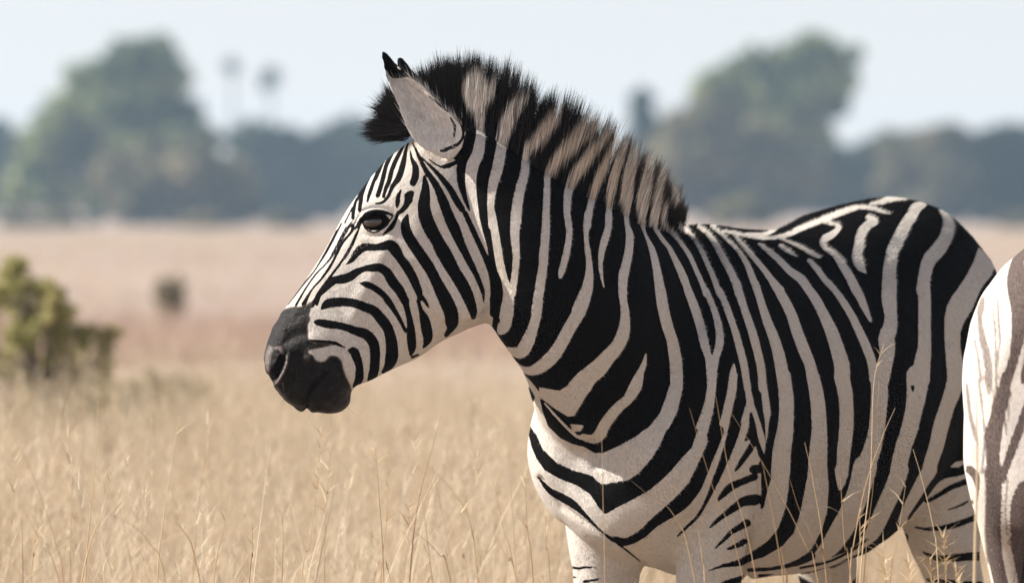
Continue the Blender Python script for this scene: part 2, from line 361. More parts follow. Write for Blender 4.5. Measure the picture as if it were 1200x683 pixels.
scatter('grass', 'far dry grass running to the trees', p4, rng.uniform(.35, .7, len(p4)), TL+TW, M_STRAW, 15)

p5 = wedge(420, 12.3, 15.5, .05, 1.0); p5 = p5[p5[:, 0] < .12]
scatter('grass', 'thin seeding dry grass just ahead of the zebra chest', p5, rng.uniform(.85, 1.25, len(p5)), [tuft('thin') for _ in range(7)], M_PALE, 21)

p6 = wedge(130, 11.6, 14.2, .05, .8); p6 = p6[p6[:, 0] < .10]
scatter('grass', 'long bleached grass blades ahead of the zebra chest', p6, rng.uniform(.8, 1.05, len(p6)), [tuft('tall') for _ in range(6)], M_PALE, 27)
# ---------------------------------------------------------------- coat pattern
# The stripes were traced from enlarged views; each view has its own origin and scale.
VIEW = dict(A=(440,160,7.5), B=(400,230,7.5), C=(320,270,7.5), D=(300,350,7.5), E=(300,400,7.5),
            F=(450,290,7.5), G=(440,350,7.5), H=(410,50,4.88), I=(540,50,5.94), J=(540,150,5.94),
            K=(660,120,5.94), L=(540,250,5.94), M=(700,230,5.94), N=(560,350,5.94), O=(700,340,5.94),
            P=(600,440,5.94), Q=(740,440,5.94), R=(600,560,5.555), S=(760,560,5.555), T=(840,225,5.94),
            U=(1000,225,5.94), V=(860,330,5.94), W=(1000,330,5.94), X=(880,440,5.94), Y=(1000,440,5.94),
            Z=(860,550,5.135), a=(1000,550,5.135), h=(600,510,3.947), q=(290,160,4), p=(0,0,1))
CS = 2.0                                     # canvas cells per pixel
CX0, CY0, CW, CH = 280, 30, 960, 760         # canvas window

def _spline(pts, n=8):
    P = np.array(pts, float)
    if len(P) < 3:
        t = np.linspace(0, 1, 12)[:, None]
        return P[0]*(1-t)+P[-1]*t
    Pp = np.vstack([2*P[0]-P[1], P, 2*P[-1]-P[-2]])
    out = []
    for i in range(len(P)-1):
        a_, b_, c_, d_ = Pp[i], Pp[i+1], Pp[i+2], Pp[i+3]
        L_ = max(2, int(np.hypot(*(c_-b_)[:2])*CS/2.0))
        for t in np.linspace(0, 1, L_, endpoint=False):
            out.append(.5*((2*b_)+(c_-a_)*t+(2*a_-5*b_+4*c_-d_)*t*t+(3*b_-a_-3*c_+d_)*t**3))
    out.append(P[-1])
    return np.array(out)

class Canvas:
    def __init__(s, val=0.):
        s.c = np.full((int(CH*CS), int(CW*CS)), val, np.float32)
    def stroke(s, v, pts, val):
        ox, oy, k = VIEW[v]
        q = _spline([((x/k+ox-CX0)*CS, (y/k+oy-CY0)*CS, w/k*CS*.5) for x, y, w in pts])
        for x, y, r in q:
            r = max(r+.3, 1.5)
            x0, x1, y0, y1 = int(x-r-1), int(x+r+2), int(y-r-1), int(y+r+2)
            x0, y0 = max(x0, 0), max(y0, 0)
            if x1 <= x0 or y1 <= y0: continue
            sub = s.c[y0:y1, x0:x1]
            if sub.size == 0: continue
            yy, xx = np.ogrid[y0:y0+sub.shape[0], x0:x0+sub.shape[1]]
            a = np.clip(r+.5-np.sqrt((xx-x)**2+(yy-y)**2), 0, 1)
            if val > .5: np.maximum(sub, a, out=sub)
            else: np.minimum(sub, 1-a*(1-val), out=sub)
    def poly(s, v, pts, val):
        ox, oy, k = VIEW[v]
        P = np.array([((x/k+ox-CX0)*CS, (y/k+oy-CY0)*CS) for x, y in pts])
        x0, y0 = np.maximum(np.floor(P.min(0)).astype(int), 0)
        x1, y1 = np.minimum(np.ceil(P.max(0)).astype(int)+1, [s.c.shape[1], s.c.shape[0]])
        yy, xx = np.mgrid[y0:y1, x0:x1]
        ins = np.zeros(yy.shape, bool)
        for i in range(len(P)):
            ax, ay = P[i]; bx, by = P[i-1]
            if ay == by: continue
            ins ^= ((ay > yy) != (by > yy)) & (xx < (bx-ax)*(yy-ay)/(by-ay)+ax)
        s.c[y0:y1, x0:x1][ins] = val
    def blur(s, n=1):
        c = s.c
        for _ in range(n):
            p = np.pad(c, 1, mode='edge')
            c = (p[:-2, 1:-1]+2*p[1:-1, 1:-1]+p[2:, 1:-1])*.25
            p = np.pad(c, 1, mode='edge')
            c = (p[1:-1, :-2]+2*p[1:-1, 1:-1]+p[1:-1, 2:])*.25
        s.c = c.astype(np.float32)
    def get(s, x, y):
        fx = np.clip((np.asarray(x)-CX0)*CS, 0, s.c.shape[1]-1.01); fy = np.clip((np.asarray(y)-CY0)*CS, 0, s.c.shape[0]-1.01)
        ix, iy = fx.astype(int), fy.astype(int); tx, ty = fx-ix, fy-iy
        c = s.c
        return (c[iy, ix]*(1-tx)+c[iy, ix+1]*tx)*(1-ty)+(c[iy+1, ix]*(1-tx)+c[iy+1, ix+1]*tx)*ty

def w(v, *pts): COAT.stroke(v, pts, 1)
def b(v, *pts): COAT.stroke(v, pts, 0)
def g(v, *pts): COAT.stroke(v, pts, .38)  # grey face strokes: brownish hair, with its partial lighting painted in
def pw(v, *pts): COAT.poly(v, pts, 1)
def pb(v, *pts): COAT.poly(v, pts, 0)

COAT = Canvas(0)
# --- neck, white on black
w('J',(330,-40,100),(305,20,85),(280,150,72),(255,280,75),(225,390,65),(210,490,50),(210,590,45),(218,683,48))
w('J',(135,-60,60),(135,0,55),(130,110,60),(100,230,65),(75,330,70),(75,430,65),(90,560,60),(105,683,60))
w('J',(640,-40,90),(600,0,90),(530,90,80),(470,160,70),(450,210,45),(450,240,52),(440,330,60),(415,420,65),(395,520,70),(385,620,70),(380,683,68))
w('J',(930,-30,100),(880,0,110),(780,110,100),(690,210,88),(625,300,62),(602,345,45),(600,390,40),(598,460,45),(595,560,45),(590,683,50))
w('J',(1030,40,50),(950,130,70),(860,250,75),(790,350,65),(750,440,55),(740,530,50),(740,610,40),(750,683,35))
w('J',(1110,60,40),(1040,190,58),(980,320,60),(930,430,55),(905,530,45),(885,620,45),(880,683,50))
w('J',(1150,100,36),(1100,240,60),(1060,370,65),(1040,480,55),(1030,590,35),(1030,683,40))
w('L',(90,0,60),(130,130,45),(165,240,35),(195,350,8))
w('L',(215,0,48),(245,180,55),(270,340,55),(300,470,60),(330,560,75))
w('L',(380,0,65),(375,150,60),(385,300,45),(375,430,45),(355,560,50))
w('L',(345,540,40),(330,600,75),(320,683,90))
w('L',(592,0,48),(590,120,55),(580,260,60),(570,380,60),(555,480,65),(540,580,65),(525,683,70))
w('L',(740,0,40),(750,80,45),(755,150,40),(740,250,45),(720,340,45),(700,410,40),(690,450,12))
w('L',(890,0,55),(875,90,45),(872,160,28),(880,240,35),(893,340,40),(893,430,55),(880,520,75),(850,600,90),(820,683,100))
w('L',(1030,0,45),(1025,100,45),(1000,190,50),(980,270,40),(972,350,30),(980,440,18),(997,515,5))
w('K',(500,330,60),(480,420,80),(455,520,80),(445,600,85),(430,683,85))
w('K',(610,380,55),(595,480,70),(575,580,80),(555,683,85))
w('K',(720,410,25),(695,500,40),(670,590,60),(650,683,65))
w('K',(750,440,25),(775,560,30),(790,683,60))
w('M',(215,0,66),(205,100,45),(205,190,30),(225,270,50),(220,370,55),(200,470,60),(180,560,65),(175,683,55))
w('M',(325,0,80),(310,100,65),(315,190,35),(325,240,20),(345,290,20),(380,370,40),(405,470,50),(425,580,60),(440,683,70))
w('M',(425,0,60),(400,120,58),(395,190,45),(420,250,28),(460,310,28),(500,360,30),(540,440,40),(580,520,50),(620,620,50),(640,683,48))
w('M',(480,60,35),(460,160,32),(480,220,28),(540,280,24),(600,350,28),(650,430,30),(690,520,30),(730,610,32),(755,683,35))
w('M',(575,210,25),(630,250,30),(680,310,24),(730,390,30),(770,480,32),(810,570,35),(850,683,40))
w('M',(700,215,20),(760,255,30),(820,330,40),(870,420,45),(920,510,48),(960,600,50),(985,683,50))
w('M',(790,210,25),(850,255,20),(920,320,20),(980,380,25),(1040,470,38),(1080,570,45),(1120,683,45))
w('T',(110,285,20),(180,370,28),(260,460,35),(320,530,38),(380,610,45),(440,683,55))
w('T',(290,360,15),(370,420,35),(440,480,42),(510,550,50),(590,610,60),(640,683,55))
w('T',(430,375,18),(490,410,25),(550,445,12))
w('T',(640,475,28),(700,540,40),(760,620,40),(820,683,40))
w('T',(40,275,16),(130,290,20),(220,310,22),(320,325,25),(440,315,25),(520,290,32),(620,245,35),(720,205,38),(820,165,40),(920,130,35),(1000,110,24),(1080,120,24),(1160,145,18),(1210,152,6))
w('T',(440,325,20),(520,360,18),(600,395,25),(660,430,30),(710,450,24))
w('T',(720,205,26),(790,220,24),(850,245,28),(800,300,45),(740,335,50),(750,385,34),(820,440,34),(880,520,55),(930,600,60),(970,683,65))
w('T',(200,296,12),(300,300,18),(360,290,22),(430,252,24),(520,202,26),(620,152,28),(720,110,28),(820,80,28),(920,55,24),(1000,38,14))  # lit rim along the far edge of the back, painted white
w('T',(1050,180,35),(1100,205,45),(1040,240,60),(1000,300,65),(985,380,65),(975,460,70),(1000,520,55),(1035,560,12))
w('U',(110,90,14),(190,75,34),(260,55,36),(340,48,34),(410,45,22))
w('U',(490,100,20),(430,115,70),(400,170,75),(360,230,80),(320,310,85),(280,390,85),(260,470,85),(250,560,90),(245,683,85))
w('U',(590,120,14),(640,180,40),(660,230,80),(640,320,90),(590,400,100),(530,470,95),(500,560,85),(480,683,85))
pw('U',(870,385),(905,410),(935,450),(985,520),(960,580),(910,640),(880,683),(720,683),(780,590),(830,500))
w('V',(20,0,40),(60,140,45),(100,270,45),(140,410,50),(175,540,50),(195,683,45))
w('V',(150,10,45),(185,130,50),(230,270,60),(280,400,70),(315,520,80),(345,683,85))
w('V',(270,0,50),(340,110,65),(400,230,70),(440,350,75),(490,480,80),(530,580,75),(550,683,80))
w('V',(480,0,50),(560,110,65),(620,220,70),(680,350,85),(720,470,95),(750,580,105),(755,683,105))
w('V',(655,0,35),(740,110,45),(810,220,50),(870,340,55),(920,450,60),(960,560,60),(975,683,60))
w('V',(820,0,60),(870,90,60),(910,180,45),(950,270,20))
w('V',(1090,0,85),(1080,90,100),(1090,180,85),(1090,300,90),(1065,370,100),(1075,460,90),(1060,560,90),(1040,683,80))
w('O',(175,0,60),(185,120,45),(195,220,60),(180,320,75),(130,410,80),(60,490,90),(0,560,105))
w('O',(440,0,70),(455,110,75),(485,240,75),(520,350,75),(540,460,85),(550,560,85),(550,683,85))
w('O',(630,0,55),(680,130,60),(720,260,60),(745,370,60),(775,480,45),(790,580,60))
w('O',(755,0,40),(810,130,40),(845,260,50),(850,370,55),(825,460,50),(800,540,70),(795,683,60))
w('O',(850,0,40),(900,120,45),(950,260,45),(990,400,50),(1020,520,50),(1045,683,48))
w('O',(975,0,45),(1030,150,50),(1080,300,55),(1115,430,55),(1140,550,55),(1150,683,55))
w('O',(950,515,12),(945,580,45),(940,683,60))
w('N',(205,0,90),(200,100,90),(180,190,85),(160,225,50))
w('N',(415,0,65),(410,100,65),(380,210,70),(340,310,90),(300,370,85),(240,365,50),(205,345,20))
w('N',(745,0,75),(700,100,85),(640,200,85),(580,310,85),(520,400,90),(440,470,85),(370,500,60),(300,480,30),(240,420,20),(195,365,14))
w('N',(1010,0,45),(1025,110,60),(1010,220,70),(970,320,80),(900,410,100),(830,490,120),(740,560,120),(690,620,130))
w('N',(310,540,14),(380,620,26),(420,683,36))  # sunlit rim of the throat painted into the coat
w('N',(1170,380,6),(1150,470,38),(1100,570,52),(1050,683,65))
pw('P',(600,0),(560,80),(510,150),(470,220),(430,280),(390,285),(300,230),(220,170),(190,150),(190,80),(330,105),(400,60),(470,0))
w('P',(90,10,20),(140,70,25),(180,130,30))  # same throat rim light, painted further down
w('P',(890,0,50),(870,80,60),(810,160,65),(740,220,70),(680,290,75),(640,350,75),(610,410,80),(560,440,60),(490,425,40))
pw('P',(400,335),(500,345),(480,385),(430,390))
w('P',(225,190,8),(300,275,14),(380,360,16),(450,420,20),(500,440,20))  # bright lit edge of the throat crease, painted white
# --- chest and forelegs, black on white
pw('P',(165,140),(195,165),(210,240),(250,350),(330,430),(420,475),(500,495),(570,535),(640,535),(740,490),(850,430),(960,350),(1030,260),(1070,150),(1100,60),(1105,0),(1188,0),(1180,120),(1150,250),(1100,350),(1055,420),(980,530),(920,620),(870,683),(870,900),(100,900),(20,560),(100,300))
pw('h',(-40,0),(190,0),(219,9),(279,39),(332,52),(379,79),(425,79),(492,49),(564,9),(580,0),(703,0),(850,0),(900,0),(900,20),(980,20),(985,0),(1010,0),(1060,30),(1100,20),(1140,60),(1152,150),(1150,330),(1110,450),(1100,700),(1100,1100),(-40,1100))
w('Q',(558,0,60),(555,100,60),(535,220,70),(500,340,85),(460,450,95),(410,550,110),(350,640,130),(310,683,130))
w('Q',(710,0,55),(695,120,60),(670,230,60),(640,360,65),(615,470,70),(590,570,80),(565,683,90))
w('Q',(795,0,40),(810,100,40),(825,190,50),(810,240,50),(790,330,60),(750,450,65),(710,550,75),(670,640,80),(650,683,80))
w('Q',(825,190,45),(850,260,45),(880,360,50),(905,450,45),(920,540,22),(930,640,10))
w('Q',(905,0,45),(925,110,45),(940,230,50),(950,330,40),(945,430,22),(940,520,6))
pw('Q',(840,500),(885,560),(880,610),(800,690),(730,690),(770,620))
pb('h',(70,-70),(100,-20),(115,0),(140,60),(200,120),(280,160),(370,185),(400,215),(420,225),(540,205),(590,170),(650,100),(685,40),(703,0),(716,-30),(860,-30),(850,0),(830,60),(780,110),(720,180),(640,250),(550,300),(490,330),(430,365),(400,330),(360,270),(300,230),(220,200),(150,160),(110,100),(90,50),(78,0))
b('h',(120,190,6),(170,250,25),(220,280,35),(280,315,35),(330,360,20),(400,430,9),(450,470,14),(480,480,30),(530,490,35),(600,455,40),(660,400,45),(730,350,60),(790,300,70),(840,240,65),(870,180,60),(900,110,55),(930,40,55),(950,-20,60))
b('h',(470,485,8),(530,530,9),(590,580,7))
b('h',(1035,-50,50),(1020,0,50),(1000,60,45),(970,140,35),(940,210,30),(905,290,18),(860,370,14),(800,430,13),(765,465,7))
pw('Z',(200,-30),(330,-30),(330,100),(310,230),(270,350),(200,430),(110,490),(90,480),(80,360),(100,250),(180,230),(205,100))
pw('Z',(435,-30),(560,-30),(570,100),(560,250),(530,360),(470,470),(420,530),(350,560),(220,585),(90,590),(85,550),(180,525),(290,460),(360,380),(400,250),(420,120))
w('Q',(1060,0,90),(1075,130,95),(1080,260,95),(1065,380,100),(1050,480,115),(1040,580,130),(1035,683,130))
b('Q',(862,430,30),(830,500,45),(790,560,40),(750,620,30),(720,665,10))
b('Q',(960,690,60),(955,560,60),(975,430,60),(985,300,50))
b('Q',(905,560,40),(870,450,30),(840,330,40),(830,260,14))
b('Q',(850,650,60),(900,640,60),(920,600,50))
b('S',(690,-10,45),(600,25,45),(530,60,50),(480,110,35),(450,145,10))
b('S',(720,130,40),(690,140,70),(620,150,58),(560,190,48),(490,240,33),(430,290,22),(395,325,8))
b('S',(640,290,50),(590,320,40),(540,350,32),(490,400,22),(430,460,7))
b('S',(625,410,40),(580,435,32),(515,460,14))
b('S',(995,-60,100),(980,0,100),(960,100,100),(940,200,100),(910,290,100),(860,380,80),(800,440,65),(720,490,50),(650,520,45),(600,545,45),(540,560,33),(480,570,20),(390,600,6))
b('S',(690,620,50),(620,650,45),(560,665,38),(480,680,16))
b('S',(785,-60,40),(775,0,40),(760,60,35),(745,130,32),(735,185,14))
b('S',(1150,430,60),(1050,500,45),(980,540,35),(900,570,28),(800,590,24),(680,600,30))
b('R',(375,575,14),(430,585,16),(470,580,14),(540,575,6))
b('R',(470,672,20),(540,660,14),(575,655,8)); b('R',(400,640,14),(415,645,8))
b('R',(470,760,30),(560,750,25)); b('R',(480,830,30),(580,820,25))
b('S',(300,760,14),(470,750,40),(620,730,50)); b('S',(330,860,14),(470,850,40),(620,830,50))
# --- barrel, flank and rump
w('X',(225,0,90),(245,150,100),(245,280,100),(235,400,115),(215,520,125),(205,683,130))
w('X',(430,0,85),(455,120,95),(470,250,100),(475,380,105),(470,500,120),(460,683,130))
w('X',(630,0,105),(655,120,100),(665,260,95),(660,400,95),(645,540,90),(635,683,80))
w('X',(890,0,115),(895,120,115),(885,280,110),(870,400,110),(840,520,120),(800,620,120))
w('Y',(445,0,150),(440,120,136),(420,240,115),(390,370,115),(350,490,110),(320,620,110),(310,683,110))
w('Y',(715,0,110),(690,110,110),(650,220,100),(610,350,105),(580,480,100),(540,600,95),(520,683,90))
b('Y',(412,-10,14),(412,60,30),(415,110,8))
w('Z',(645,0,75),(645,60,58),(640,110,26))
w('Z',(790,-20,140),(750,130,130),(700,260,130),(640,370,130),(570,470,105),(480,540,40),(400,580,12))
w('Z',(1000,0,100),(960,110,105),(900,240,100),(840,370,85),(770,450,45),(690,500,20))
w('a',(285,0,85),(230,130,95),(170,260,85),(110,390,40))
w('a',(460,0,85),(400,100,75),(340,220,72),(290,310,45))
w('W',(245,0,90),(245,120,95),(260,240,85),(250,340,100),(225,400,100),(235,500,100),(210,600,90),(190,683,90))
w('W',(490,0,85),(495,150,85),(495,300,85),(495,450,90),(480,560,110),(470,683,120))
w('W',(390,650,40),(410,690,60))
pw('W',(800,-60),(765,0),(910,0),(870,90),(820,200),(770,280),(745,350),(745,450),(760,560),(770,690),(655,690),(645,560),(635,400),(635,250),(650,170),(690,95),(735,40))
w('Z',(90,630,60),(300,610,50),(480,585,40),(600,545,40),(750,480,40))
b('Z',(90,602,24),(200,597,20),(300,582,22),(400,558,26),(470,520,40)); b('Z',(400,590,14),(560,555,14),(700,490,16),(800,420,16))
# --- thigh
pw('a',(760,-80),(700,-60),(620,-50),(520,40),(430,170),(330,310),(290,330),(250,420),(230,560),(210,900),(900,900),(900,-60))
b('a',(760,-60,80),(690,-20,60),(640,10,50),(560,20,60),(500,60,40),(420,170,30),(330,290,12))
b('a',(900,-20,50),(760,40,45),(655,80,35),(580,110,30),(500,160,25),(440,190,22))
b('a',(900,230,60),(700,300,35),(600,335,35),(520,350,28),(440,355,18),(370,345,8))
b('a',(690,190,10),(630,220,12),(570,240,8))
b('a',(900,520,60),(710,520,50),(600,530,45),(500,530,30),(420,495,12))
b('a',(310,400,40),(298,470,60),(285,560,66),(275,640,66),(265,800,66))  # black stroke paints in the shadow between the hind legs
b('a',(900,700,60),(700,690,40),(600,675,25),(450,660,20)); b('a',(900,820,60),(700,810,40),(450,800,26))
# --- head, black on white
pw('p',(476,158),(520,180),(538,190),(535,205),(541,225),(550,246),(558,262),(567,290),(573,309),(578,330),(580,355),(575,392),(480,445),(400,500),(290,500),(290,360),(400,230),(460,160))
b('A',(430,355,26),(440,450,66),(430,560,100),(424,640,105))
b('B',(730,60,100),(725,80,105),(740,180,120),(790,300,120),(860,420,110),(930,530,105),(985,640,100))
b('F',(485,0,105),(560,130,105),(640,250,110),(700,350,110),(745,450,98),(780,550,76),(785,610,44))
b('B',(582,165,20),(562,240,72),(575,320,92),(630,420,95),(700,520,95),(770,620,95))
b('F',(275,0,95),(340,100,90),(410,200,95),(460,300,95),(500,380,110),(550,480,122),(590,580,122),(595,660,112))
b('G',(655,100,120),(675,200,108),(660,260,65),(620,320,36))
b('A',(325,60,10),(360,130,22),(400,220,33),(450,310,43),(520,410,58),(570,510,72),(610,600,84))
b('B',(880,20,76),(910,90,85),(950,190,95),(1000,300,95),(1050,420,75),(1110,540,62),(1160,640,56))
b('F',(683,0,55),(740,110,55),(800,220,48),(840,310,43),(870,400,32),(875,480,8))
b('A',(400,180,7),(460,240,18),(530,310,33),(600,390,48),(660,470,55),(710,560,60),(760,640,55))
b('L',(30,0,35),(90,130,38),(150,260,38),(200,370,48),(230,450,60))
b('F',(910,90,30),(930,150,40),(955,220,80),(980,300,100),(990,400,110),(980,500,100),(960,580,60))
b('G',(1055,0,100),(1045,80,78),(1030,140,40)); b('G',(1075,190,40),(1060,225,24))
b('A',(840,0,80),(815,100,88),(780,200,88),(762,280,96),(755,350,85),(755,420,62),(775,490,56),(800,570,42),(825,650,14))
w('A',(925,0,80),(900,150,100),(850,260,100),(835,380,90),(845,500,85),(860,600,68),(870,675,50))
pb('A',(700,215),(745,195),(760,240),(720,240),(640,285),(580,255),(640,235))
b('A',(470,200,7),(520,240,12),(580,270,16),(620,280,10))
g('B',(40,600,8),(90,560,46),(140,490,70),(200,445,70),(290,450,68)); b('B',(40,600,6),(90,575,14),(150,515,20),(210,470,26),(290,452,50),(370,440,72),(430,425,80),(480,460,75),(520,540,70),(570,610,80))
b('F',(60,15,50),(120,80,60),(190,160,80),(240,240,80),(290,350,70),(315,430,50),(305,480,28),(320,560,30),(350,620,66),(370,675,80))
b('F',(315,420,40),(360,470,32),(390,525,14))
b('G',(375,20,30),(400,100,38),(430,180,82),(450,270,94),(460,340,82),(445,390,48),(420,430,14))
b('C',(420,560,26),(480,490,58),(540,440,65),(600,430,78),(670,410,78),(730,370,66),(800,340,48),(870,330,68),(940,330,75),(1000,370,80),(1050,450,90),(1110,530,80),(1160,620,75))
b('F',(130,360,80),(170,430,65),(200,530,50),(225,640,45))
b('G',(275,80,50),(295,160,50),(310,250,65),(315,340,80),(320,430,68),(310,490,24)); b('G',(320,515,20),(375,492,18))
b('C',(770,465,16),(820,475,52),(880,500,55),(950,550,55),(1010,610,50),(1050,675,48))
b('G',(95,10,48),(150,80,45),(195,150,38),(235,225,33),(265,285,28))
b('D',(580,85,24),(630,45,78),(720,30,80),(800,30,75),(880,45,75),(960,75,80),(1040,110,85),(1100,180,90),(1160,260,90))
b('G',(50,170,85),(100,240,85),(130,330,95),(145,430,105),(140,520,110),(115,590,76),(65,645,26))
b('D',(520,205,26),(560,210,62),(640,225,72),(720,235,62),(800,255,65),(880,285,75),(960,310,90),(1020,370,90),(1045,450,90),(1045,540,85))
b('E',(1045,165,85),(1040,240,85),(1020,310,74),(985,355,20))
b('D',(810,455,14),(860,465,76),(890,530,75),(910,600,65)); b('E',(910,250,70),(905,330,72),(870,395,44))
b('D',(460,365,15),(520,375,30),(600,385,40),(690,390,32),(740,410,22),(780,430,8))
b('C',(560,0,11),(500,120,14),(440,230,14),(360,360,11),(270,470,13),(190,570,16),(130,650,13))
g('C',(640,-20,26),(620,30,34),(560,150,36),(500,250,26),(450,310,16)); b('C',(450,310,10),(380,380,13),(300,490,13),(240,590,17),(200,660,20))
b('C',(700,-40,30),(690,10,24),(620,100,17),(560,210,18),(500,320,23),(430,420,19),(350,510,14),(300,590,24),(270,650,40))
g('C',(735,10,14),(690,130,32),(640,220,36),(590,290,24)); b('C',(600,275,10),(530,370,20),(460,470,28),(400,550,24),(370,610,30),(340,660,40))
b('C',(600,-60,12),(530,80,14),(470,190,14),(400,300,12)); b('C',(770,-60,14),(735,40,14),(700,130,12)); b('C',(590,300,12),(520,390,14),(450,480,16),(400,560,18)); b('C',(420,560,16),(395,620,22),(385,650,24))
b('B',(175,20,33),(168,80,28),(163,135,20)); b('B',(135,20,14),(120,70,24),(105,150,28),(105,195,22))
b('B',(95,100,8),(60,175,10),(30,235,12)); g('B',(100,215,10),(60,275,34),(0,370,40))
b('B',(180,200,40),(150,250,34),(120,290,12))
b('A',(170,125,12),(120,200,33),(90,270,35),(70,350,38),(50,430,38),(20,520,38))
b('A',(60,250,16),(20,330,30),(0,380,26))
b('A',(255,70,10),(210,150,33),(170,230,38),(140,310,38),(120,390,38),(90,460,33),(70,530,26))
b('A',(290,50,10),(265,130,28),(250,210,43),(230,290,52),(200,370,52),(150,440,36),(110,530,26),(60,580,22),(0,592,12))
b('A',(305,130,10),(320,200,28),(350,270,52),(350,350,64),(330,410,58))
b('A',(225,470,12),(200,530,36),(190,600,34)); b('A',(315,500,50),(290,530,78),(260,600,72),(225,660,38))
b('B',(500,40,36),(490,100,18)); b('B',(590,30,76),(550,90,56),(500,150,33),(475,210,28),(440,270,43),(400,310,28),(360,345,6))
b('q',(512,290,5),(503,315,9),(495,350,12),(490,385,7)); b('q',(575,190,7),(555,225,12),(540,265,14),(530,305,16),(523,345,12)); b('q',(535,245,5),(522,275,9),(515,300,7)); b('q',(640,120,6),(615,150,12),(600,190,14),(585,230,16),(570,275,15),(562,305,9)); b('q',(690,70,5),(665,100,9),(650,130,8))
w('A',(240,480,20),(240,580,20),(200,640,22))
b('B',(180,200,20),(215,155,26),(285,132,26),(360,138,30),(450,165,16)); b('B',(190,220,20),(215,285,14),(280,318,12),(350,295,12),(420,225,12),(450,175,10))
# mane
w('I',(135,560,60),(125,480,100),(110,410,150),(105,340,190),(100,280,150)); w('I',(40,330,70),(60,260,60)); w('I',(190,400,60),(215,330,50),(230,270,30))
w('I',(300,620,80),(340,520,85),(400,430,85),(450,380,50))
w('I',(560,640,85),(620,560,85),(690,480,50))
w('I',(880,640,85),(930,590,50))
# ear
pw('H',(190,60),(245,110),(330,190),(400,220),(460,290),(530,350),(590,410),(645,450),(662,520),(640,600),(600,655),(540,690),(350,560),(300,430),(230,260),(210,180))
pb('H',(180,55),(210,60),(250,105),(275,150),(360,195),(250,208),(228,192),(205,150))
b('H',(600,425,10),(638,470,15),(648,530,13),(625,575,16),(585,600,22)); b('H',(575,430,8),(600,480,14),(595,540,10)); b('H',(400,225,8),(350,200,10)); b('H',(455,310,8),(500,345,16),(560,390,18)); b('H',(520,620,12),(545,615,22),(575,600,18))
# masks: dark bare muzzle skin, ear hair
MUZ = Canvas(0)
MUZ.poly('D', [(150,150),(215,115),(270,85),(340,72),(400,72),(450,52),(500,20),(480,90),(460,150),(480,175),(450,235),(455,290),(455,360),(520,390),(700,400),(560,430),(455,450),(455,475),(500,500),(520,540),(560,560),(610,550),(650,500),(720,510),(750,550),(765,620),(790,690),(830,770),(840,830),(820,980),(700,1050),(300,1050),(0,800),(0,300)], 1)
MUZ.poly('E', [(800,290),(840,300),(870,330),(850,360),(815,340),(790,310)], 0)
EAR = Canvas(0)
EAR.poly('H', [(250,208),(360,195),(400,225),(460,290),(530,350),(590,410),(640,455),(650,520),(630,590),(560,640),(430,600),(350,550),(320,500),(270,330)], 1)
FLESH = Canvas(0)                             # pale skin round the nostril
for q in ([(272,140,26),(255,210,34),(220,290,32),(178,370,22)], [(125,60,50),(105,150,52),(105,230,34),(112,280,12)], [(175,60,30),(215,60,40),(235,90,30)]): FLESH.stroke('E', q, 1)
HOLE = Canvas(0)                              # inside of the nostril
HOLE.poly('E', [(215,125),(250,125),(262,160),(240,230),(205,300),(165,360),(140,345),(125,300),(135,260),(180,200),(200,150)], 1)
# the other animal's hindquarters, seen from behind
COAT2 = Canvas(1)
def d2(v, *pts): COAT2.stroke(v, pts, 0)
def g2(v, *pts): COAT2.stroke(v, pts, .40)
d2('U',(1210,350,60),(1150,470,80),(1140,580,130),(1150,683,150))
d2('W',(1140,-20,140),(1150,60,150),(1160,200,120),(1155,330,105),(1140,430,80),(1110,560,66),(1070,690,64))
d2('W',(1260,300,70),(1230,500,70),(1190,683,60))
d2('Y',(1065,0,66),(1060,60,80),(1030,180,90),(1000,300,100),(980,400,110),(975,520,90),(970,690,90))
d2('Y',(1210,200,50),(1165,350,60),(1110,500,60),(1060,640,50),(1040,720,40))
d2('a',(850,0,86),(850,150,84),(845,300,84),(850,450,84),(870,600,84),(895,700,84))
d2('a',(1020,100,60),(1000,200,100),(995,330,100),(1010,480,110),(1030,600,100),(1050,700,100))
g2('W',(905,110,30),(888,190,56),(880,260,40),(900,400,58),(930,520,66),(948,683,56)); g2('Y',(930,0,56),(945,90,46),(942,150,8))
g2('W',(845,400,22),(870,540,24),(890,690,22)); g2('Y',(790,60,24),(810,250,34),(845,400,38),(870,490,14))
d2('a',(700,0,50),(735,40,46),(748,120,20),(745,180,8)); d2('a',(650,150,12),(690,200,30),(720,190,20))
g2('W',(1000,60,14),(1010,250,26),(1020,420,22),(1000,600,16)); g2('Y',(1100,120,14),(1075,300,20),(1060,420,14)); g2('a',(930,60,24),(915,250,20),(935,450,20))
g2('W',(960,150,16),(985,330,20),(990,520,24),(1000,683,26)); g2('Y',(1000,0,26),(985,120,20),(960,230,12)); g2('Y',(870,20,16),(890,160,24),(905,300,20),(915,430,26),(905,560,24),(890,683,26)); g2('a',(790,0,16),(800,180,22),(795,380,22),(810,560,22))
COAT2.blur(5)
HOLE.blur(3); FLESH.blur(4); MUZ.blur(14); EAR.blur(7); COAT.blur(2)
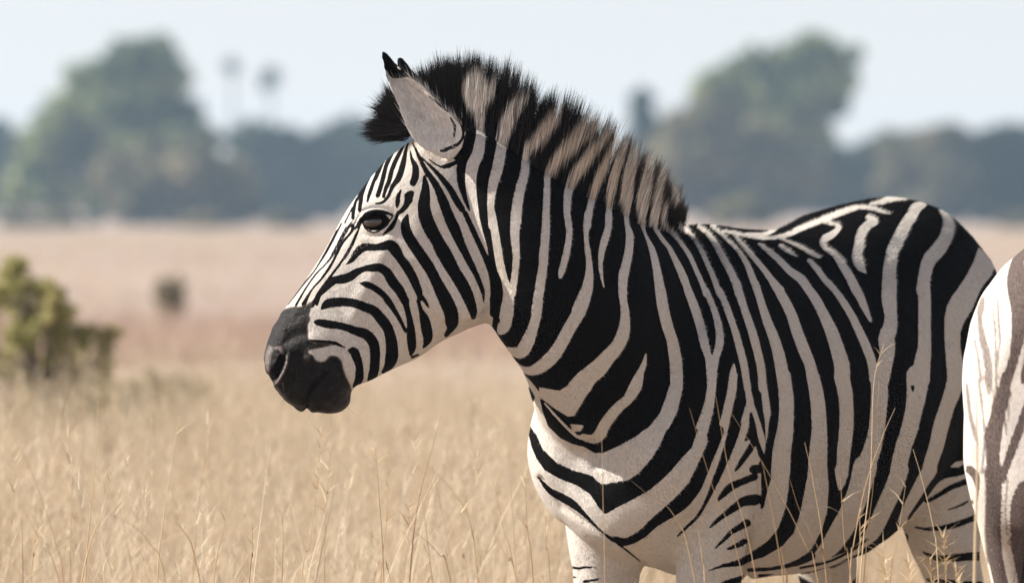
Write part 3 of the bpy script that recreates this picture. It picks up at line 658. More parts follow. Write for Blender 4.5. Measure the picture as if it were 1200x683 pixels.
# ---------------------------------------------------------------- zebra shape
TH = R_(57)
HV = np.array([-math.cos(TH), -math.sin(TH), 0]); LV = np.array([math.sin(TH), -math.cos(TH), 0]); UZ = np.array([0, 0, 1.])
ORI = np.array([.333, 12.0, 0])
def loc(u, v, z): return ORI+HV*u+LV*v+UZ*z
NR = 28
def ring(c, a, bvec, e=2.0, egg=0.):
    t = np.linspace(0, 2*math.pi, NR, endpoint=False); ct, st = np.cos(t), np.sin(t)
    x = np.sign(ct)*np.abs(ct)**(2/e); y = np.sign(st)*np.abs(st)**(2/e)
    y = y*(1+egg*x)
    return c+np.outer(x, a)+np.outer(y, bvec)
def loft(rings, sub=3):
    """closed tube through rings (Catmull-Rom between them)"""
    Rg = np.array(rings); n = len(Rg)
    ext = np.concatenate([[2*Rg[0]-Rg[1]], Rg, [2*Rg[-1]-Rg[-2]]])
    out = []
    for i in range(n-1):
        a_, b_, c_, d_ = ext[i:i+4]
        for t in np.linspace(0, 1, sub, endpoint=False):
            out.append(.5*((2*b_)+(c_-a_)*t+(2*a_-5*b_+4*c_-d_)*t*t+(3*b_-a_-3*c_+d_)*t**3))
    out.append(Rg[-1]); out = np.array(out); m = len(out)
    V = out.reshape(-1, 3); F = []
    for i in range(m-1):
        for j in range(NR):
            k = (j+1) % NR
            F.append((i*NR+j, i*NR+k, (i+1)*NR+k, (i+1)*NR+j))
    V = np.vstack([V, out[0].mean(0), out[-1].mean(0)]); c0, c1 = len(V)-2, len(V)-1
    for j in range(NR):
        k = (j+1) % NR
        F.append((c0, k, j)); F.append((c1, (m-1)*NR+j, (m-1)*NR+k))
    vol = 0.; cen = V.mean(0)
    for q in F[::3]:
        a_, b_, c_ = V[q[0]]-cen, V[q[1]]-cen, V[q[2]]-cen
        vol += a_@np.cross(b_, c_)
    if vol < 0: F = [q[::-1] for q in F]
    return V, F
def ball(c, ax, n=NR):
    """ellipsoid from three axis vectors"""
    rs = []
    for s_ in np.linspace(-1, 1, 9):
        s_ = np.sin(s_*math.pi/2)*.995; k = math.sqrt(1-s_*s_)
        rs.append(ring(np.asarray(c)+np.asarray(ax[0])*s_, np.asarray(ax[1])*k, np.asarray(ax[2])*k))
    return loft(rs, 2)

HD = 11.66                                    # distance of the head's middle plane
def head_sections():
    S = [((352,482),(388,482),.030),((334,468),(407,472),.052),((318,446),(412,459),.064),((310,416),(418,451),.068),
         ((315,393),(437,445),.067),((328,369),(462,432),.064),((346,344),(490,419),.066),((366,316),(515,402),.075),
         ((386,283),(545,387),.088),((404,250),(571,377),.098),((421,224),(588,362),.102),((440,202),(594,322),.098),
         ((459,182),(592,272),.090),((480,166),(586,228),.076),((505,148),(580,192),.056)]
    rs = []
    for i, (a_, b_, hw) in enumerate(S):
        A_, B_ = P3(*a_, HD), P3(*b_, HD); c = (A_+B_)/2
        rs.append(ring(c, (A_-B_)/2, np.array([0, hw, 0]), 2.25, -.12 if 5 <= i <= 9 else -.04))
    return rs
def neck_sections():
    S = [((505,152),(560,372),11.66,.070,0),((545,142),(577,383),11.64,.082,5),((585,164),(594,408),11.63,.094,8),((620,190),(612,431),11.63,.106,14),
         ((655,213),(631,460),11.645,.120,22),((690,232),(648,492),11.69,.134,32),((728,252),(676,536),11.78,.150,42),((768,266),(714,575),11.90,.160,50),((800,280),(750,600),12.02,.150,55)]
    rs = []
    for a_, b_, Y, hw, rot in S:
        A_, B_ = P3(*a_, Y), P3(*b_, Y); c = (A_+B_)/2
        rs.append(ring(c, (A_-B_)/2, np.array([-math.sin(R_(rot)), math.cos(R_(rot)), 0])*hw, 2.1, -.12))
    return rs
def trunk_sections():
    #      u     zt    zb    hw   exponent egg(+ wider above)
    S = [(.315, .96, .75, .085, 2.0, .2), (.285, 1.04, .70, .155, 2.1, .15), (.20, 1.13, .66, .195, 2.2, .08), (.09, 1.24, .64, .218, 2.25, .0), (-.02, 1.292, .62, .228, 2.2, -.1),
         (-.12, 1.300, .605, .245, 2.2, -.14), (-.26, 1.288, .60, .265, 2.15, -.12), (-.42, 1.286, .605, .285, 2.1, -.08), (-.56, 1.308, .63, .288, 2.1, 0),
         (-.68, 1.338, .67, .275, 2.1, .08), (-.79, 1.350, .70, .262, 2.1, .1), (-.88, 1.340, .72, .245, 2.1, .08), (-.96, 1.29, .76, .205, 2.1, .0), (-1.01, 1.20, .85, .13, 2, 0)]
    rs = []
    for u, zt, zb, hw, e, egg in S:
        rs.append(ring(loc(u, 0, (zt+zb)/2), UZ*(zt-zb)/2, LV*hw, e, egg))
    return rs
def leg(pts):
    """pts: (u, v, z, half length along body, half width)"""
    return loft([ring(loc(u, v, z), HV*a_, LV*b_, 2.2) for u, v, z, a_, b_ in pts], 4)
def hoofed(u, v, fore):
    return []
def ear_shell(shift, dy, flip):
    rows = [((446,60),(453,61)),((448,73),(460,70)),((451,86),(467,79)),((456,100),(481,91)),((461,113),(495,99)),((467,129),(508,113)),
            ((474,147),(522,127)),((481,161),(535,138)),((493,173),(544,149)),((510,183),(546,162)),((526,189),(541,177))]
    rs = []
    n = len(rows)
    for k, (l_, r_) in enumerate(rows):
        cup = .030*math.sin(math.pi*min(1, .15+k/n)); th = .0065
        Y = HD-.082-.012*math.sin(math.pi*k/n)
        pts = []
        h = NR//2
        for j in range(h):
            s_ = j/(h-1)
            p = P3(l_[0]*(1-s_)+r_[0]*s_, l_[1]*(1-s_)+r_[1]*s_, Y); p[1] += cup*math.sin(math.pi*s_)
            pts.append(p)
        for j in range(h):
            s_ = 1-j/(h-1)
            p = P3(l_[0]*(1-s_)+r_[0]*s_, l_[1]*(1-s_)+r_[1]*s_, Y); p[1] += cup*math.sin(math.pi*s_)+th*2*((.9 if k < 4 else .35)+.65*math.sin(math.pi*s_))
            pts.append(p)
        pts = np.array(pts)
        if flip:
            pts[:, 1] = 2*HD-pts[:, 1]; pts = pts[::-1]
        pts[:, 0] += shift; pts[:, 2] += dy
        if flip: pts[:, 1] -= .016
        rs.append(pts)
    return loft(rs, 2)

FORE_N = [(.10,.105,.98,.10,.085),(.10,.125,.82,.095,.085),(.105,.128,.70,.078,.072),(.11,.128,.60,.064,.058),(.115,.126,.50,.052,.048),(.118,.125,.43,.048,.046),(.112,.125,.37,.036,.034),
          (.11,.125,.26,.028,.026),(.11,.125,.15,.032,.030),(.118,.125,.10,.036,.033),(.135,.125,.06,.034,.032),(.145,.125,.05,.044,.042),(.15,.125,.0,.056,.052)]
HIND_N = [(-.80,.12,1.02,.17,.12),(-.80,.135,.86,.165,.105),(-.79,.14,.74,.13,.085),(-.80,.14,.64,.095,.066),(-.845,.14,.55,.068,.052),(-.885,.14,.47,.056,.042),(-.89,.14,.40,.044,.038),
          (-.875,.14,.30,.032,.028),(-.865,.14,.17,.034,.031),(-.855,.14,.11,.038,.034),(-.835,.14,.065,.036,.033),(-.825,.14,.05,.046,.042),(-.82,.14,.0,.058,.052)]
def shift_leg(L_, du=0, sgn=1, dv=0):
    return [(u+du*(1-min(1, max(0, (z-.35)/.6))), sgn*(v+dv), z, a_, b_) for u, v, z, a_, b_ in L_]

def build_shell(voxel):
    parts = [loft(head_sections(), 4), loft(neck_sections(), 4), loft(trunk_sections(), 4)]
    parts += [leg(shift_leg(FORE_N)), leg(shift_leg(FORE_N, -.03, -1, -.012)), leg(shift_leg(HIND_N)), leg(shift_leg(HIND_N, .05, -1))]
    # muscle masses: breast, shoulder, point of shoulder, thigh, cheek, brow, nostril, chin
    for s_ in (-1, 1):
        parts.append(ball(loc(.235, s_*.09, .87), (HV*.09, LV*.105, UZ*.15)))
        parts.append(ball(loc(.11, s_*.14, .92), (HV*.14, LV*.085, UZ*.21)))
        parts.append(ball(loc(-.80, s_*.14, .95), (HV*.19, LV*.115, UZ*.26)))
        y = HD-s_*.062
        parts.append(ball(P3(535, 330, HD-s_*.072), (P3(535,330,HD)-P3(500,300,HD), np.array([0, .028, 0]), (P3(535,330,HD)-P3(560,300,HD))*1.3)))
        parts.append(ball(P3(443, 250, HD-s_*.068), (np.array([.040, 0, -.012]), np.array([0, .024, 0]), np.array([.006, 0, .018]))))
        parts.append(ball(P3(332, 424, HD-s_*.036), (np.array([.028, 0, -.012]), np.array([0, .030, 0]), np.array([.012, 0, .045]))))
    parts.append(ball(P3(386, 467, HD), (np.array([.042, 0, 0]), np.array([0, .040, 0]), np.array([0, 0, .030]))))
    parts.append(ear_shell(0, 0, False)); parts.append(ear_shell(.028, -.010, True))
    # tail dock
    tl = [ring(loc(-.97, 0, 1.24), UZ*.035, LV*.032), ring(loc(-1.03, 0, 1.20), UZ*.028+HV*-.01, LV*.028), ring(loc(-1.07, 0, 1.10), HV*-.024, LV*.024), ring(loc(-1.085, 0, .95), HV*-.018, LV*.018), ring(loc(-1.09, 0, .78), HV*-.013, LV*.013)]
    parts.append(loft(tl, 4))
    V, F, off = [], [], 0
    for v_, f_ in parts:
        V.append(v_); F += [tuple(i+off for i in q) for q in f_]; off += len(v_)
    me = new_mesh('shell', np.vstack(V), F)
    o = bpy.data.objects.new('shell', me); col.objects.link(o)
    md = o.modifiers.new('r', 'REMESH'); md.mode = 'VOXEL'; md.voxel_size = voxel
    md = o.modifiers.new('s', 'SMOOTH'); md.factor = .5; md.iterations = int(10*(.004/voxel)**1.5)+2
    dg = bpy.context.evaluated_depsgraph_get()
    out = bpy.data.meshes.new_from_object(o.evaluated_get(dg))
    bpy.data.objects.remove(o)
    return out
def mesh_co(me):
    v = np.empty(len(me.vertices)*3, np.float32); me.vertices.foreach_get('co', v); return v.reshape(-1, 3).astype(float)
def mesh_no(me):
    v = np.empty(len(me.vertices)*3, np.float32); me.vertex_normals.foreach_get('vector', v); return v.reshape(-1, 3).astype(float)

def relax(me, v, wgt, iters):
    e = np.empty(len(me.edges)*2, np.int32); me.edges.foreach_get('vertices', e); e = e.reshape(-1, 2)
    n = len(v); deg = np.bincount(e.ravel(), minlength=n).astype(float); deg[deg == 0] = 1
    for _ in range(iters):
        for ax in range(3):
            x = v[:, ax]
            s_ = np.bincount(e[:, 0], x[e[:, 1]], n)+np.bincount(e[:, 1], x[e[:, 0]], n)
            v[:, ax] = x+(s_/deg-x)*wgt*.6
    return v
# ---------------------------------------------------------------- zebra materials
def coat_material(name, pale, dark, edge=.09, jit=.55, bump=.5):
    t = NT(name)
    co = t.n('TexCoord').outputs['Object']
    mp = t.n('Mapping'); mp.inputs['Scale'].default_value = (1, 1, .35); t.l(co, mp.inputs['Vector'])
    fine = t.noise(360, 3, mp.outputs[0], .7); mid = t.noise(70, 3, co); big = t.noise(7, 3, co)
    c = t.attr('coat').outputs['Fac']
    j = t.math('ADD', c, t.math('MULTIPLY', t.math('SUBTRACT', fine, .5), jit))
    k = t.ramp(j, (.5-edge, (0, 0, 0)), (.5+edge, (1, 1, 1)))
    pal = t.mix(t.ramp(fine, (.38, (0, 0, 0)), (.68, (1, 1, 1))), tuple(x*.80 for x in pale), tuple(x*1.07 for x in pale))
    pal = t.mix(t.ramp(big, (.45, (0, 0, 0)), (.75, (.55, .55, .55))), pal, (pale[0]*.88, pale[1]*.79, pale[2]*.66))
    pal = t.mix(t.ramp(mid, (.58, (0, 0, 0)), (.80, (.5, .5, .5))), pal, (.34, .285, .225))
    drk = t.mix(t.ramp(fine, (.4, (0, 0, 0)), (.8, (1, 1, 1))), dark, (dark[0]*3.2, dark[1]*2.8, dark[2]*2.5))
    base = t.mix(k, drk, pal)
    mz = t.attr('muzzle').outputs['Fac']
    mzc = t.mix(t.ramp(mid, (.35, (0, 0, 0)), (.7, (1, 1, 1))), (.0042, .0034, .0031), (.0150, .0112, .0094))
    base = t.mix(t.ramp(t.math('ADD', mz, t.math('MULTIPLY', t.math('SUBTRACT', fine, .5), .9)), (.30, (0, 0, 0)), (.70, (1, 1, 1))), base, mzc)
    base = t.mix(t.ramp(mz, (.12, (0, 0, 0)), (.5, (.8, .8, .8)), (.95, (0, 0, 0))), base, (.055, .034, .024))
    er = t.attr('earhair').outputs['Fac']
    base = t.mix(er, base, t.mix(k, (.03, .026, .024), t.mix(t.ramp(t.noise(180, 3, mp.outputs[0]), (.3, (0, 0, 0)), (.7, (1, 1, 1))), (.62, .595, .56), (.90, .87, .83))))
    fl = t.attr('flesh').outputs['Fac']
    base = t.mix(t.math('MULTIPLY', fl, .75), base, (.20, .168, .155))
    base = t.mix(t.attr('hole').outputs['Fac'], base, (.006, .005, .005))
    p = t.n('BsdfPrincipled'); t.l(base, p.inputs['Base Color'])
    p.inputs['Roughness'].default_value = .62; t.l(t.math('ADD', t.math('MULTIPLY', mz, .10), .03), p.inputs['Specular IOR Level']); t.l(t.math('SUBTRACT', .65, t.math('MULTIPLY', mz, .22)), p.inputs['Roughness'])
    t.l(t.math('MULTIPLY', mz, .02), p.inputs['Sheen Weight']); p.inputs['Sheen Roughness'].default_value = .5
    bp = t.n('Bump'); bp.inputs['Strength'].default_value = bump; bp.inputs['Distance'].default_value = .004
    t.l(t.math('ADD', fine, t.math('MULTIPLY', mid, 1.2)), bp.inputs['Height']); t.l(bp.outputs[0], p.inputs['Normal']); t.l(p.outputs[0], t.out.inputs['Surface'])
    return t.m
def hair_material(name, rough=.5, spec=.3):
    t = NT(name)
    c = t.attr('hair').outputs['Color']
    p = t.n('BsdfPrincipled'); t.l(c, p.inputs['Base Color']); p.inputs['Roughness'].default_value = rough; p.inputs['Specular IOR Level'].default_value = spec
    tr = t.n('BsdfTranslucent'); t.l(c, tr.inputs['Color'])
    mx = t.n('MixShader'); mx.inputs[0].default_value = .3
    t.l(p.outputs[0], mx.inputs[1]); t.l(tr.outputs[0], mx.inputs[2]); t.l(mx.outputs[0], t.out.inputs['Surface'])
    return t.m
PALE, DARK = (.69, .65, .595), (.0040, .0036, .0038)
M_COAT = coat_material('coat', PALE, DARK)
M_COAT2 = coat_material('coat_brown_sunlit', (.66, .61, .56), (.072, .060, .057), .2, .22, .2)  # dark stripes brownish, made paler still to paint in their sunlit look
M_HAIR = hair_material('mane_hair', .5, .12)
M_FUR = hair_material('short_fur', .65, .03)
t = NT('eye_dark')
p = t.n('BsdfPrincipled'); t.l(t.ramp(t.noise(60, 2), (.3, (.010, .007, .006)), (.8, (.035, .020, .014))), p.inputs['Base Color'])
p.inputs['Roughness'].default_value = .03; p.inputs['Specular IOR Level'].default_value = .75; p.inputs['Coat Weight'].default_value = .7; p.inputs['Coat Roughness'].default_value = .02
t.l(p.outputs[0], t.out.inputs['Surface']); M_EYE = t.m

def keep_largest(me):
    n = len(me.vertices); e = np.empty(len(me.edges)*2, np.int32); me.edges.foreach_get('vertices', e); e = e.reshape(-1, 2)
    lab = np.arange(n)
    for _ in range(400):
        m = np.minimum(lab[e[:, 0]], lab[e[:, 1]]); old = lab.copy()
        np.minimum.at(lab, e[:, 0], m); np.minimum.at(lab, e[:, 1], m)
        lab = lab[lab]; lab = lab[lab]
        if (old == lab).all(): break
    u, c = np.unique(lab, return_counts=True)
    v = mesh_co(me)
    tot = len(me.loops); lp = np.empty(tot, np.int32); me.loops.foreach_get('vertex_index', lp)
    st = np.empty(len(me.polygons), np.int32); me.polygons.foreach_get('loop_total', st)
    if (st != 4).any(): return me
    lp = lp.reshape(-1, 4); keep = lab == u[c.argmax()]
    f = lp[keep[lp[:, 0]]]; idx = np.cumsum(keep)-1
    out = new_mesh('body', v[keep], idx[f]); bpy.data.meshes.remove(me)
    return out

def seg_dist(x, y, pts):
    d = np.full(len(x), 1e9)
    for (ax, ay), (bx, by) in zip(pts, pts[1:]):
        L2 = (bx-ax)**2+(by-ay)**2; t_ = np.clip(((x-ax)*(bx-ax)+(y-ay)*(by-ay))/L2, 0, 1)
        d = np.minimum(d, np.hypot(x-ax-t_*(bx-ax), y-ay-t_*(by-ay)))
    return d
def zpt(v, *pts):
    ox, oy, k = VIEW[v]; return [(ox+a_/k, oy+b_/k) for a_, b_ in pts]

EYE_PX = (440.6, 259.8)
def shape_body(voxel):
    me = keep_largest(build_shell(voxel))
    v = mesh_co(me); x, y = to_px(v)
    it = (.004/voxel)**1.2
    v = relax(me, v, ss(560, 640, x), int(40*it)); v = relax(me, v, np.exp(-(((x-790)/90)**2+((y-400)/150)**2)), int(70*it))
    v = relax(me, v, ss(200, 230, y)*(1-ss(560, 620, x))*.8, int(12*it))
    me.vertices.foreach_set('co', v.astype(np.float32).ravel()); me.update()
    n = mesh_no(me); x, y = to_px(v)
    side = (np.abs(v[:, 1]-HD) > .012)*(x < 600)
    d = np.zeros(len(v))
    hole = HOLE.get(x, y)*(x < 345)*side
    d -= .022*hole
    d += .004*FLESH.get(x, y)*(x < 345)*side
    md = seg_dist(x, y, zpt('E', (620,260),(590,300),(545,345),(500,400),(460,465),(442,530),(440,640)))
    d -= .011*np.exp(-(md/2.4)**2)*(x < 420)*(np.abs(v[:, 1]-HD) > .004)
    d += .006*np.exp(-((x-383)/16)**2-((y-465)/13)**2)*side+.005*np.exp(-((x-338)/13)**2-((y-462)/10)**2)*side
    d += .0045*(hash_noise(v, 70, 11)-.5)*MUZ.get(x, y)*(x < 425)
    d += .006*np.exp(-(seg_dist(x, y, zpt('E', (300,130),(290,230),(240,330)))/5)**2)*side-.005*np.exp(-(seg_dist(x, y, zpt('E', (390,120),(380,260),(300,400)))/7)**2)*side-.004*np.exp(-(seg_dist(x, y, zpt('D', (230,400),(330,330),(440,300)))/6)**2)*side
    d -= .010*np.exp(-((x-359.5)/3.0)**2-((y-484)/6)**2)*(x < 420)
    d -= .004*np.exp(-(seg_dist(x, y, zpt('E', (700,150),(760,240),(800,330)))/2.5)**2)*side
    ex, ey = (x-EYE_PX[0]), (y-EYE_PX[1]); ca, sa = math.cos(.10), math.sin(.10)
    er = np.hypot((ex*ca-ey*sa)/13.0, (ex*sa+ey*ca)/(8.8))
    ne = side*(er < 3)*(np.abs(v[:, 1]-HD) > .05)
    d -= .017*(1-ss(.86, 1.06, er))*ne
    d += .0050*np.exp(-((er-1.34)/.26)**2)*ne*(.5+.8*(ey < 0))
    d -= .0030*np.exp(-((er-1.95)/.25)**2)*ne
    # facial crest, jaw line, shoulder and chest modelling
    d += .0035*np.exp(-(seg_dist(x, y, [(455, 285), (425, 345), (415, 370)])/9)**2)*side
    d -= .004*np.exp(-(seg_dist(x, y, [(480, 330), (500, 375)])/14)**2)*side
    big = hash_noise(v, 9, 3)-.5
    d += .012*big*ss(600, 700, x)*(v[:, 2] > .5)
    d += .004*(hash_noise(v, 26, 5)-.5)*ss(330, 420, x)
    # folds of skin where the neck turns
    for q, a_, w_ in ((zpt('P', (200,175),(300,270),(400,345),(500,440),(560,470)), .007, 2.6), (zpt('P', (420,300),(520,340)), .003, 2.5), (zpt('R', (180,0),(320,180),(470,290),(620,380),(760,480),(860,560)), .008, 3.0),
                      (zpt('P', (560,470),(590,620)), .010, 6), (zpt('S', (745,0),(735,185),(660,330),(640,520),(640,690)), .009, 4)):
        d -= a_*np.exp(-(seg_dist(x, y, q)/w_)**2)*(n[:, 1] < .2)*(v[:, 1] < 12.3)
    v = v+n*d[:, None]
    me.vertices.foreach_set('co', v.astype(np.float32).ravel()); me.update()
    return me, v

def refine(me, sel_fn):
    v = mesh_co(me); n = len(v); lp = np.empty(len(me.loops), np.int32); me.loops.foreach_get('vertex_index', lp); q = lp.reshape(-1, 4)
    no = mesh_no(me)
    sel = sel_fn(v)[q].all(1); qs = q[sel]
    e = np.stack([np.sort(np.stack([qs[:, i], qs[:, (i+1) % 4]], 1), 1) for i in range(4)], 1).reshape(-1, 2)
    key = e[:, 0].astype(np.int64)*n+e[:, 1]; u, inv = np.unique(key, return_inverse=True)
    ua, ub = u//n, u % n
    def mid(a_, b_):                                        # Phong-like midpoint keeps the curve smooth
        m = (v[a_]+v[b_])/2; d_ = v[b_]-v[a_]
        k = .125*((d_*no[a_]).sum(1)-(d_*no[b_]).sum(1)); nm = no[a_]+no[b_]; nm /= np.linalg.norm(nm, axis=1, keepdims=True)+1e-9
        return m+nm*k[:, None]
    cnt = np.bincount(inv, minlength=len(u))
    em = mid(ua, ub); em[cnt < 2] = ((v[ua]+v[ub])/2)[cnt < 2]
    ei = n+inv.reshape(-1, 4); fc = em[inv.reshape(-1, 4)].mean(1); fi = n+len(u)+np.arange(len(qs))
    F = [q[~sel]]+[np.stack([qs[:, i], ei[:, i], fi, ei[:, (i+3) % 4]], 1) for i in range(4)]
    out = new_mesh('body', np.vstack([v, em, fc]), np.vstack(F)); bpy.data.meshes.remove(me)
    return out
def bands(v):
    """leg rings below the picture and anything the tracing does not reach"""
    q = hash_noise(v, 14, 9)
    return .5+.5*np.sin(v[:, 2]*2*math.pi/.085+q*4.)
def coat_of(v):
    x, y = to_px(v)
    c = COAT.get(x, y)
    k = ss(.60, .53, v[:, 2]) if False else 1-ss(.50, .58, v[:, 2])
    c = c*(1-k)+k*np.clip(bands(v)*1.2, 0, 1)
    low = (x > 888)*(x < 1052)*(y > 672-.36*np.maximum(x-945, 0))*(v[:, 2] < .68)      # the far hind leg behind the belly line
    c = np.where(low, np.clip(bands(v)*1.4, 0, 1), c)
    k = (x > 1172)*(v[:, 2] > .55)                         # hidden rump end: go on with the rings
    c = np.where(k, .5+.5*np.sin((x-1172)*.25+v[:, 2]*6), c)
    c = np.where(v[:, 2] < .052, 0, c)                    # hooves
    er = np.hypot((x-EYE_PX[0]+.10*(y-EYE_PX[1]))/13.0, (y-EYE_PX[1])/8.8)
    c = np.where((er < 1.30) & (np.abs(v[:, 1]-HD) > .04), np.minimum(c, ss(1.12, 1.30, er)), c)
    return c

def strands(roots, tips, rad, colf, seg=4, bend=None, side=None):
    """tapered hair ribbons from root to tip"""
    n = len(roots); T_ = np.linspace(0, 1, seg+1)
    ax = tips-roots; L_ = np.linalg.norm(ax, axis=1, keepdims=True)
    if side is None:
        side = np.cross(ax, rng.normal(size=(n, 3))*[1, .5, 1]); 
    side = side/np.maximum(np.linalg.norm(side, axis=1, keepdims=True), 1e-9)
    rows = []
    for t_ in T_:
        c = roots+ax*t_
        if bend is not None: c = c+bend*(t_*t_)
        w_ = (rad*(1-t_)**.7+rad*.06)[:, None]
        rows.append(c-side*w_); rows.append(c+side*w_)
    V = np.stack(rows, 1)                                  # n, 2(seg+1), 3
    k = 2*(seg+1); base = (np.arange(n)*k)[:, None]
    F = np.concatenate([base+np.array([2*i, 2*i+1, 2*i+3, 2*i+2]) for i in range(seg)], 0).reshape(-1, 4) if seg else None
    F = np.stack([base+np.array([2*i, 2*i+1, 2*i+3, 2*i+2]) for i in range(seg)], 1).reshape(-1, 4)
    tt = np.repeat(np.tile(T_, (n, 1)), 2, axis=1).reshape(-1)
    me = new_mesh('strands', V.reshape(-1, 3), F)
    colr = colf(V.reshape(-1, 3), tt, np.repeat(np.arange(n), k))
    vattr(me, 'hair', colr)
    return me

def mane_mesh():
    K = np.array([  # root x, y, tip x, y, distance, weight
        (497,150,478,84,11.66,.5),(512,138,497,66,11.66,1),(530,134,520,58,11.65,1),(550,136,552,54,11.64,1.2),(576,153,590,62,11.635,1.2),(606,176,628,80,11.63,1.2),(640,205,668,100,11.64,1.2),
        (670,224,703,121,11.66,1),(700,238,728,138,11.70,1),(730,253,757,166,11.76,1),(755,263,780,190,11.83,.9),(775,268,795,212,11.89,.8),(796,270,800,242,11.95,.5)])
    n = 25000
    s_ = rng.uniform(0, len(K)-1.001, n); i = s_.astype(int); f = (s_-i)[:, None]; kk = K[i]*(1-f)+K[i+1]*f
    Y = kk[:, 4]+np.clip(rng.normal(0, .011, n), -.026, .026)
    root = np.stack([P3(a_, b_, y_) for a_, b_, y_ in zip(kk[:, 0]+rng.normal(0, 2.5, n), kk[:, 1]+4+rng.normal(0, 3, n)+np.abs(Y-kk[:, 4])*350+np.where(Y < kk[:, 4], rng.exponential(3.5, n), 0), Y)])
    cl = np.floor(s_*14+rng.normal(0, .25, n)).astype(int); r2 = np.random.default_rng(3).normal(size=(400, 3))
    ln = (.80+.20*r2[cl % 400, 0].clip(-1.2, 1.2)*.40+rng.uniform(-.20, .12, n))
    ln = np.where(rng.random(n) < .40, ln*rng.uniform(.55, .95, n), ln)
    tx = kk[:, 0]+(kk[:, 2]-kk[:, 0])*ln+r2[cl % 400, 1]*3.2+rng.normal(0, 2.2, n); ty = kk[:, 1]+(kk[:, 3]-kk[:, 1])*ln+rng.normal(0, 2, n)
    yt = kk[:, 4]+(Y-kk[:, 4])*1.25+r2[cl % 400, 2]*.006
    tip = np.stack([P3(a_, b_, y_) for a_, b_, y_ in zip(tx, ty, yt)])
    # forelock: a dark tuft in front of the ears
    m = 3600
    a_ = rng.uniform(0, 1, m); FK = np.array([(430,168),(420,158),(421,146),(428,132),(436,120),(443,108),(452,97)])
    fi = (a_*5.999).astype(int); ff = (a_*5.999-fi)[:, None]; tp = FK[fi]*(1-ff)+FK[fi+1]*ff
    Yf = HD+rng.normal(0, .014, m)
    cl = np.floor(a_*30).astype(int)
    l2 = .80+.14*r2[cl+100, 0].clip(-1.2, 1.2)+rng.uniform(-.32, .1, m)
    rx, ry = 472+rng.normal(0, 5, m), 158-a_*22+rng.normal(0, 3, m)
    fr = np.stack([P3(*q) for q in zip(rx, ry, Yf)])
    ft = np.stack([P3(*q) for q in zip(rx+(tp[:, 0]-rx)*l2+rng.normal(0, 2, m), ry+(tp[:, 1]-ry)*l2+rng.normal(0, 2, m), Yf+rng.normal(0, .012, m))])
    A_, B_ = np.vstack([root, fr]), np.vstack([tip, ft]); N_ = len(A_)
    jx = rng.normal(0, 1.0, N_); warm = rng.random(N_); isf = np.arange(N_) >= n
    bend = np.stack([rng.normal(0, .005, N_), rng.normal(0, .006, N_), rng.normal(0, .003, N_)], 1)
    def colf(V, tt, idx):
        x, y = to_px(V)
        c = COAT.get(x+jx[idx], y+jx[idx]*.6)
        c = ss(.35, .65, c)*(1-ss(.74, 1.0, tt+.2*(warm[idx]-.5)))
        c = np.where(isf[idx], 0, c)
        br = np.clip((x-585)/60, 0, 1)*np.clip((770-x)/60, .35, 1)
        pal = np.outer(1-br, (.90, .85, .78))+np.outer(br, (.90, .79, .66)); pal = pal*(.75+.35*warm[idx])[:, None]
        dk = np.outer(.010+.012*warm[idx], (1, .85, .78))+np.outer(ss(.6, 1, tt)*np.clip((x-690)/60, 0, 1), (.05, .035, .03))
        return pal*c[:, None]+dk*(1-c[:, None])
    sd = np.cross(B_-A_, np.array([0, 1., 0])+rng.normal(0, .45, (N_, 3)))
    return strands(A_, B_, rng.uniform(.00035, .00085, N_), colf, 7, bend, sd)

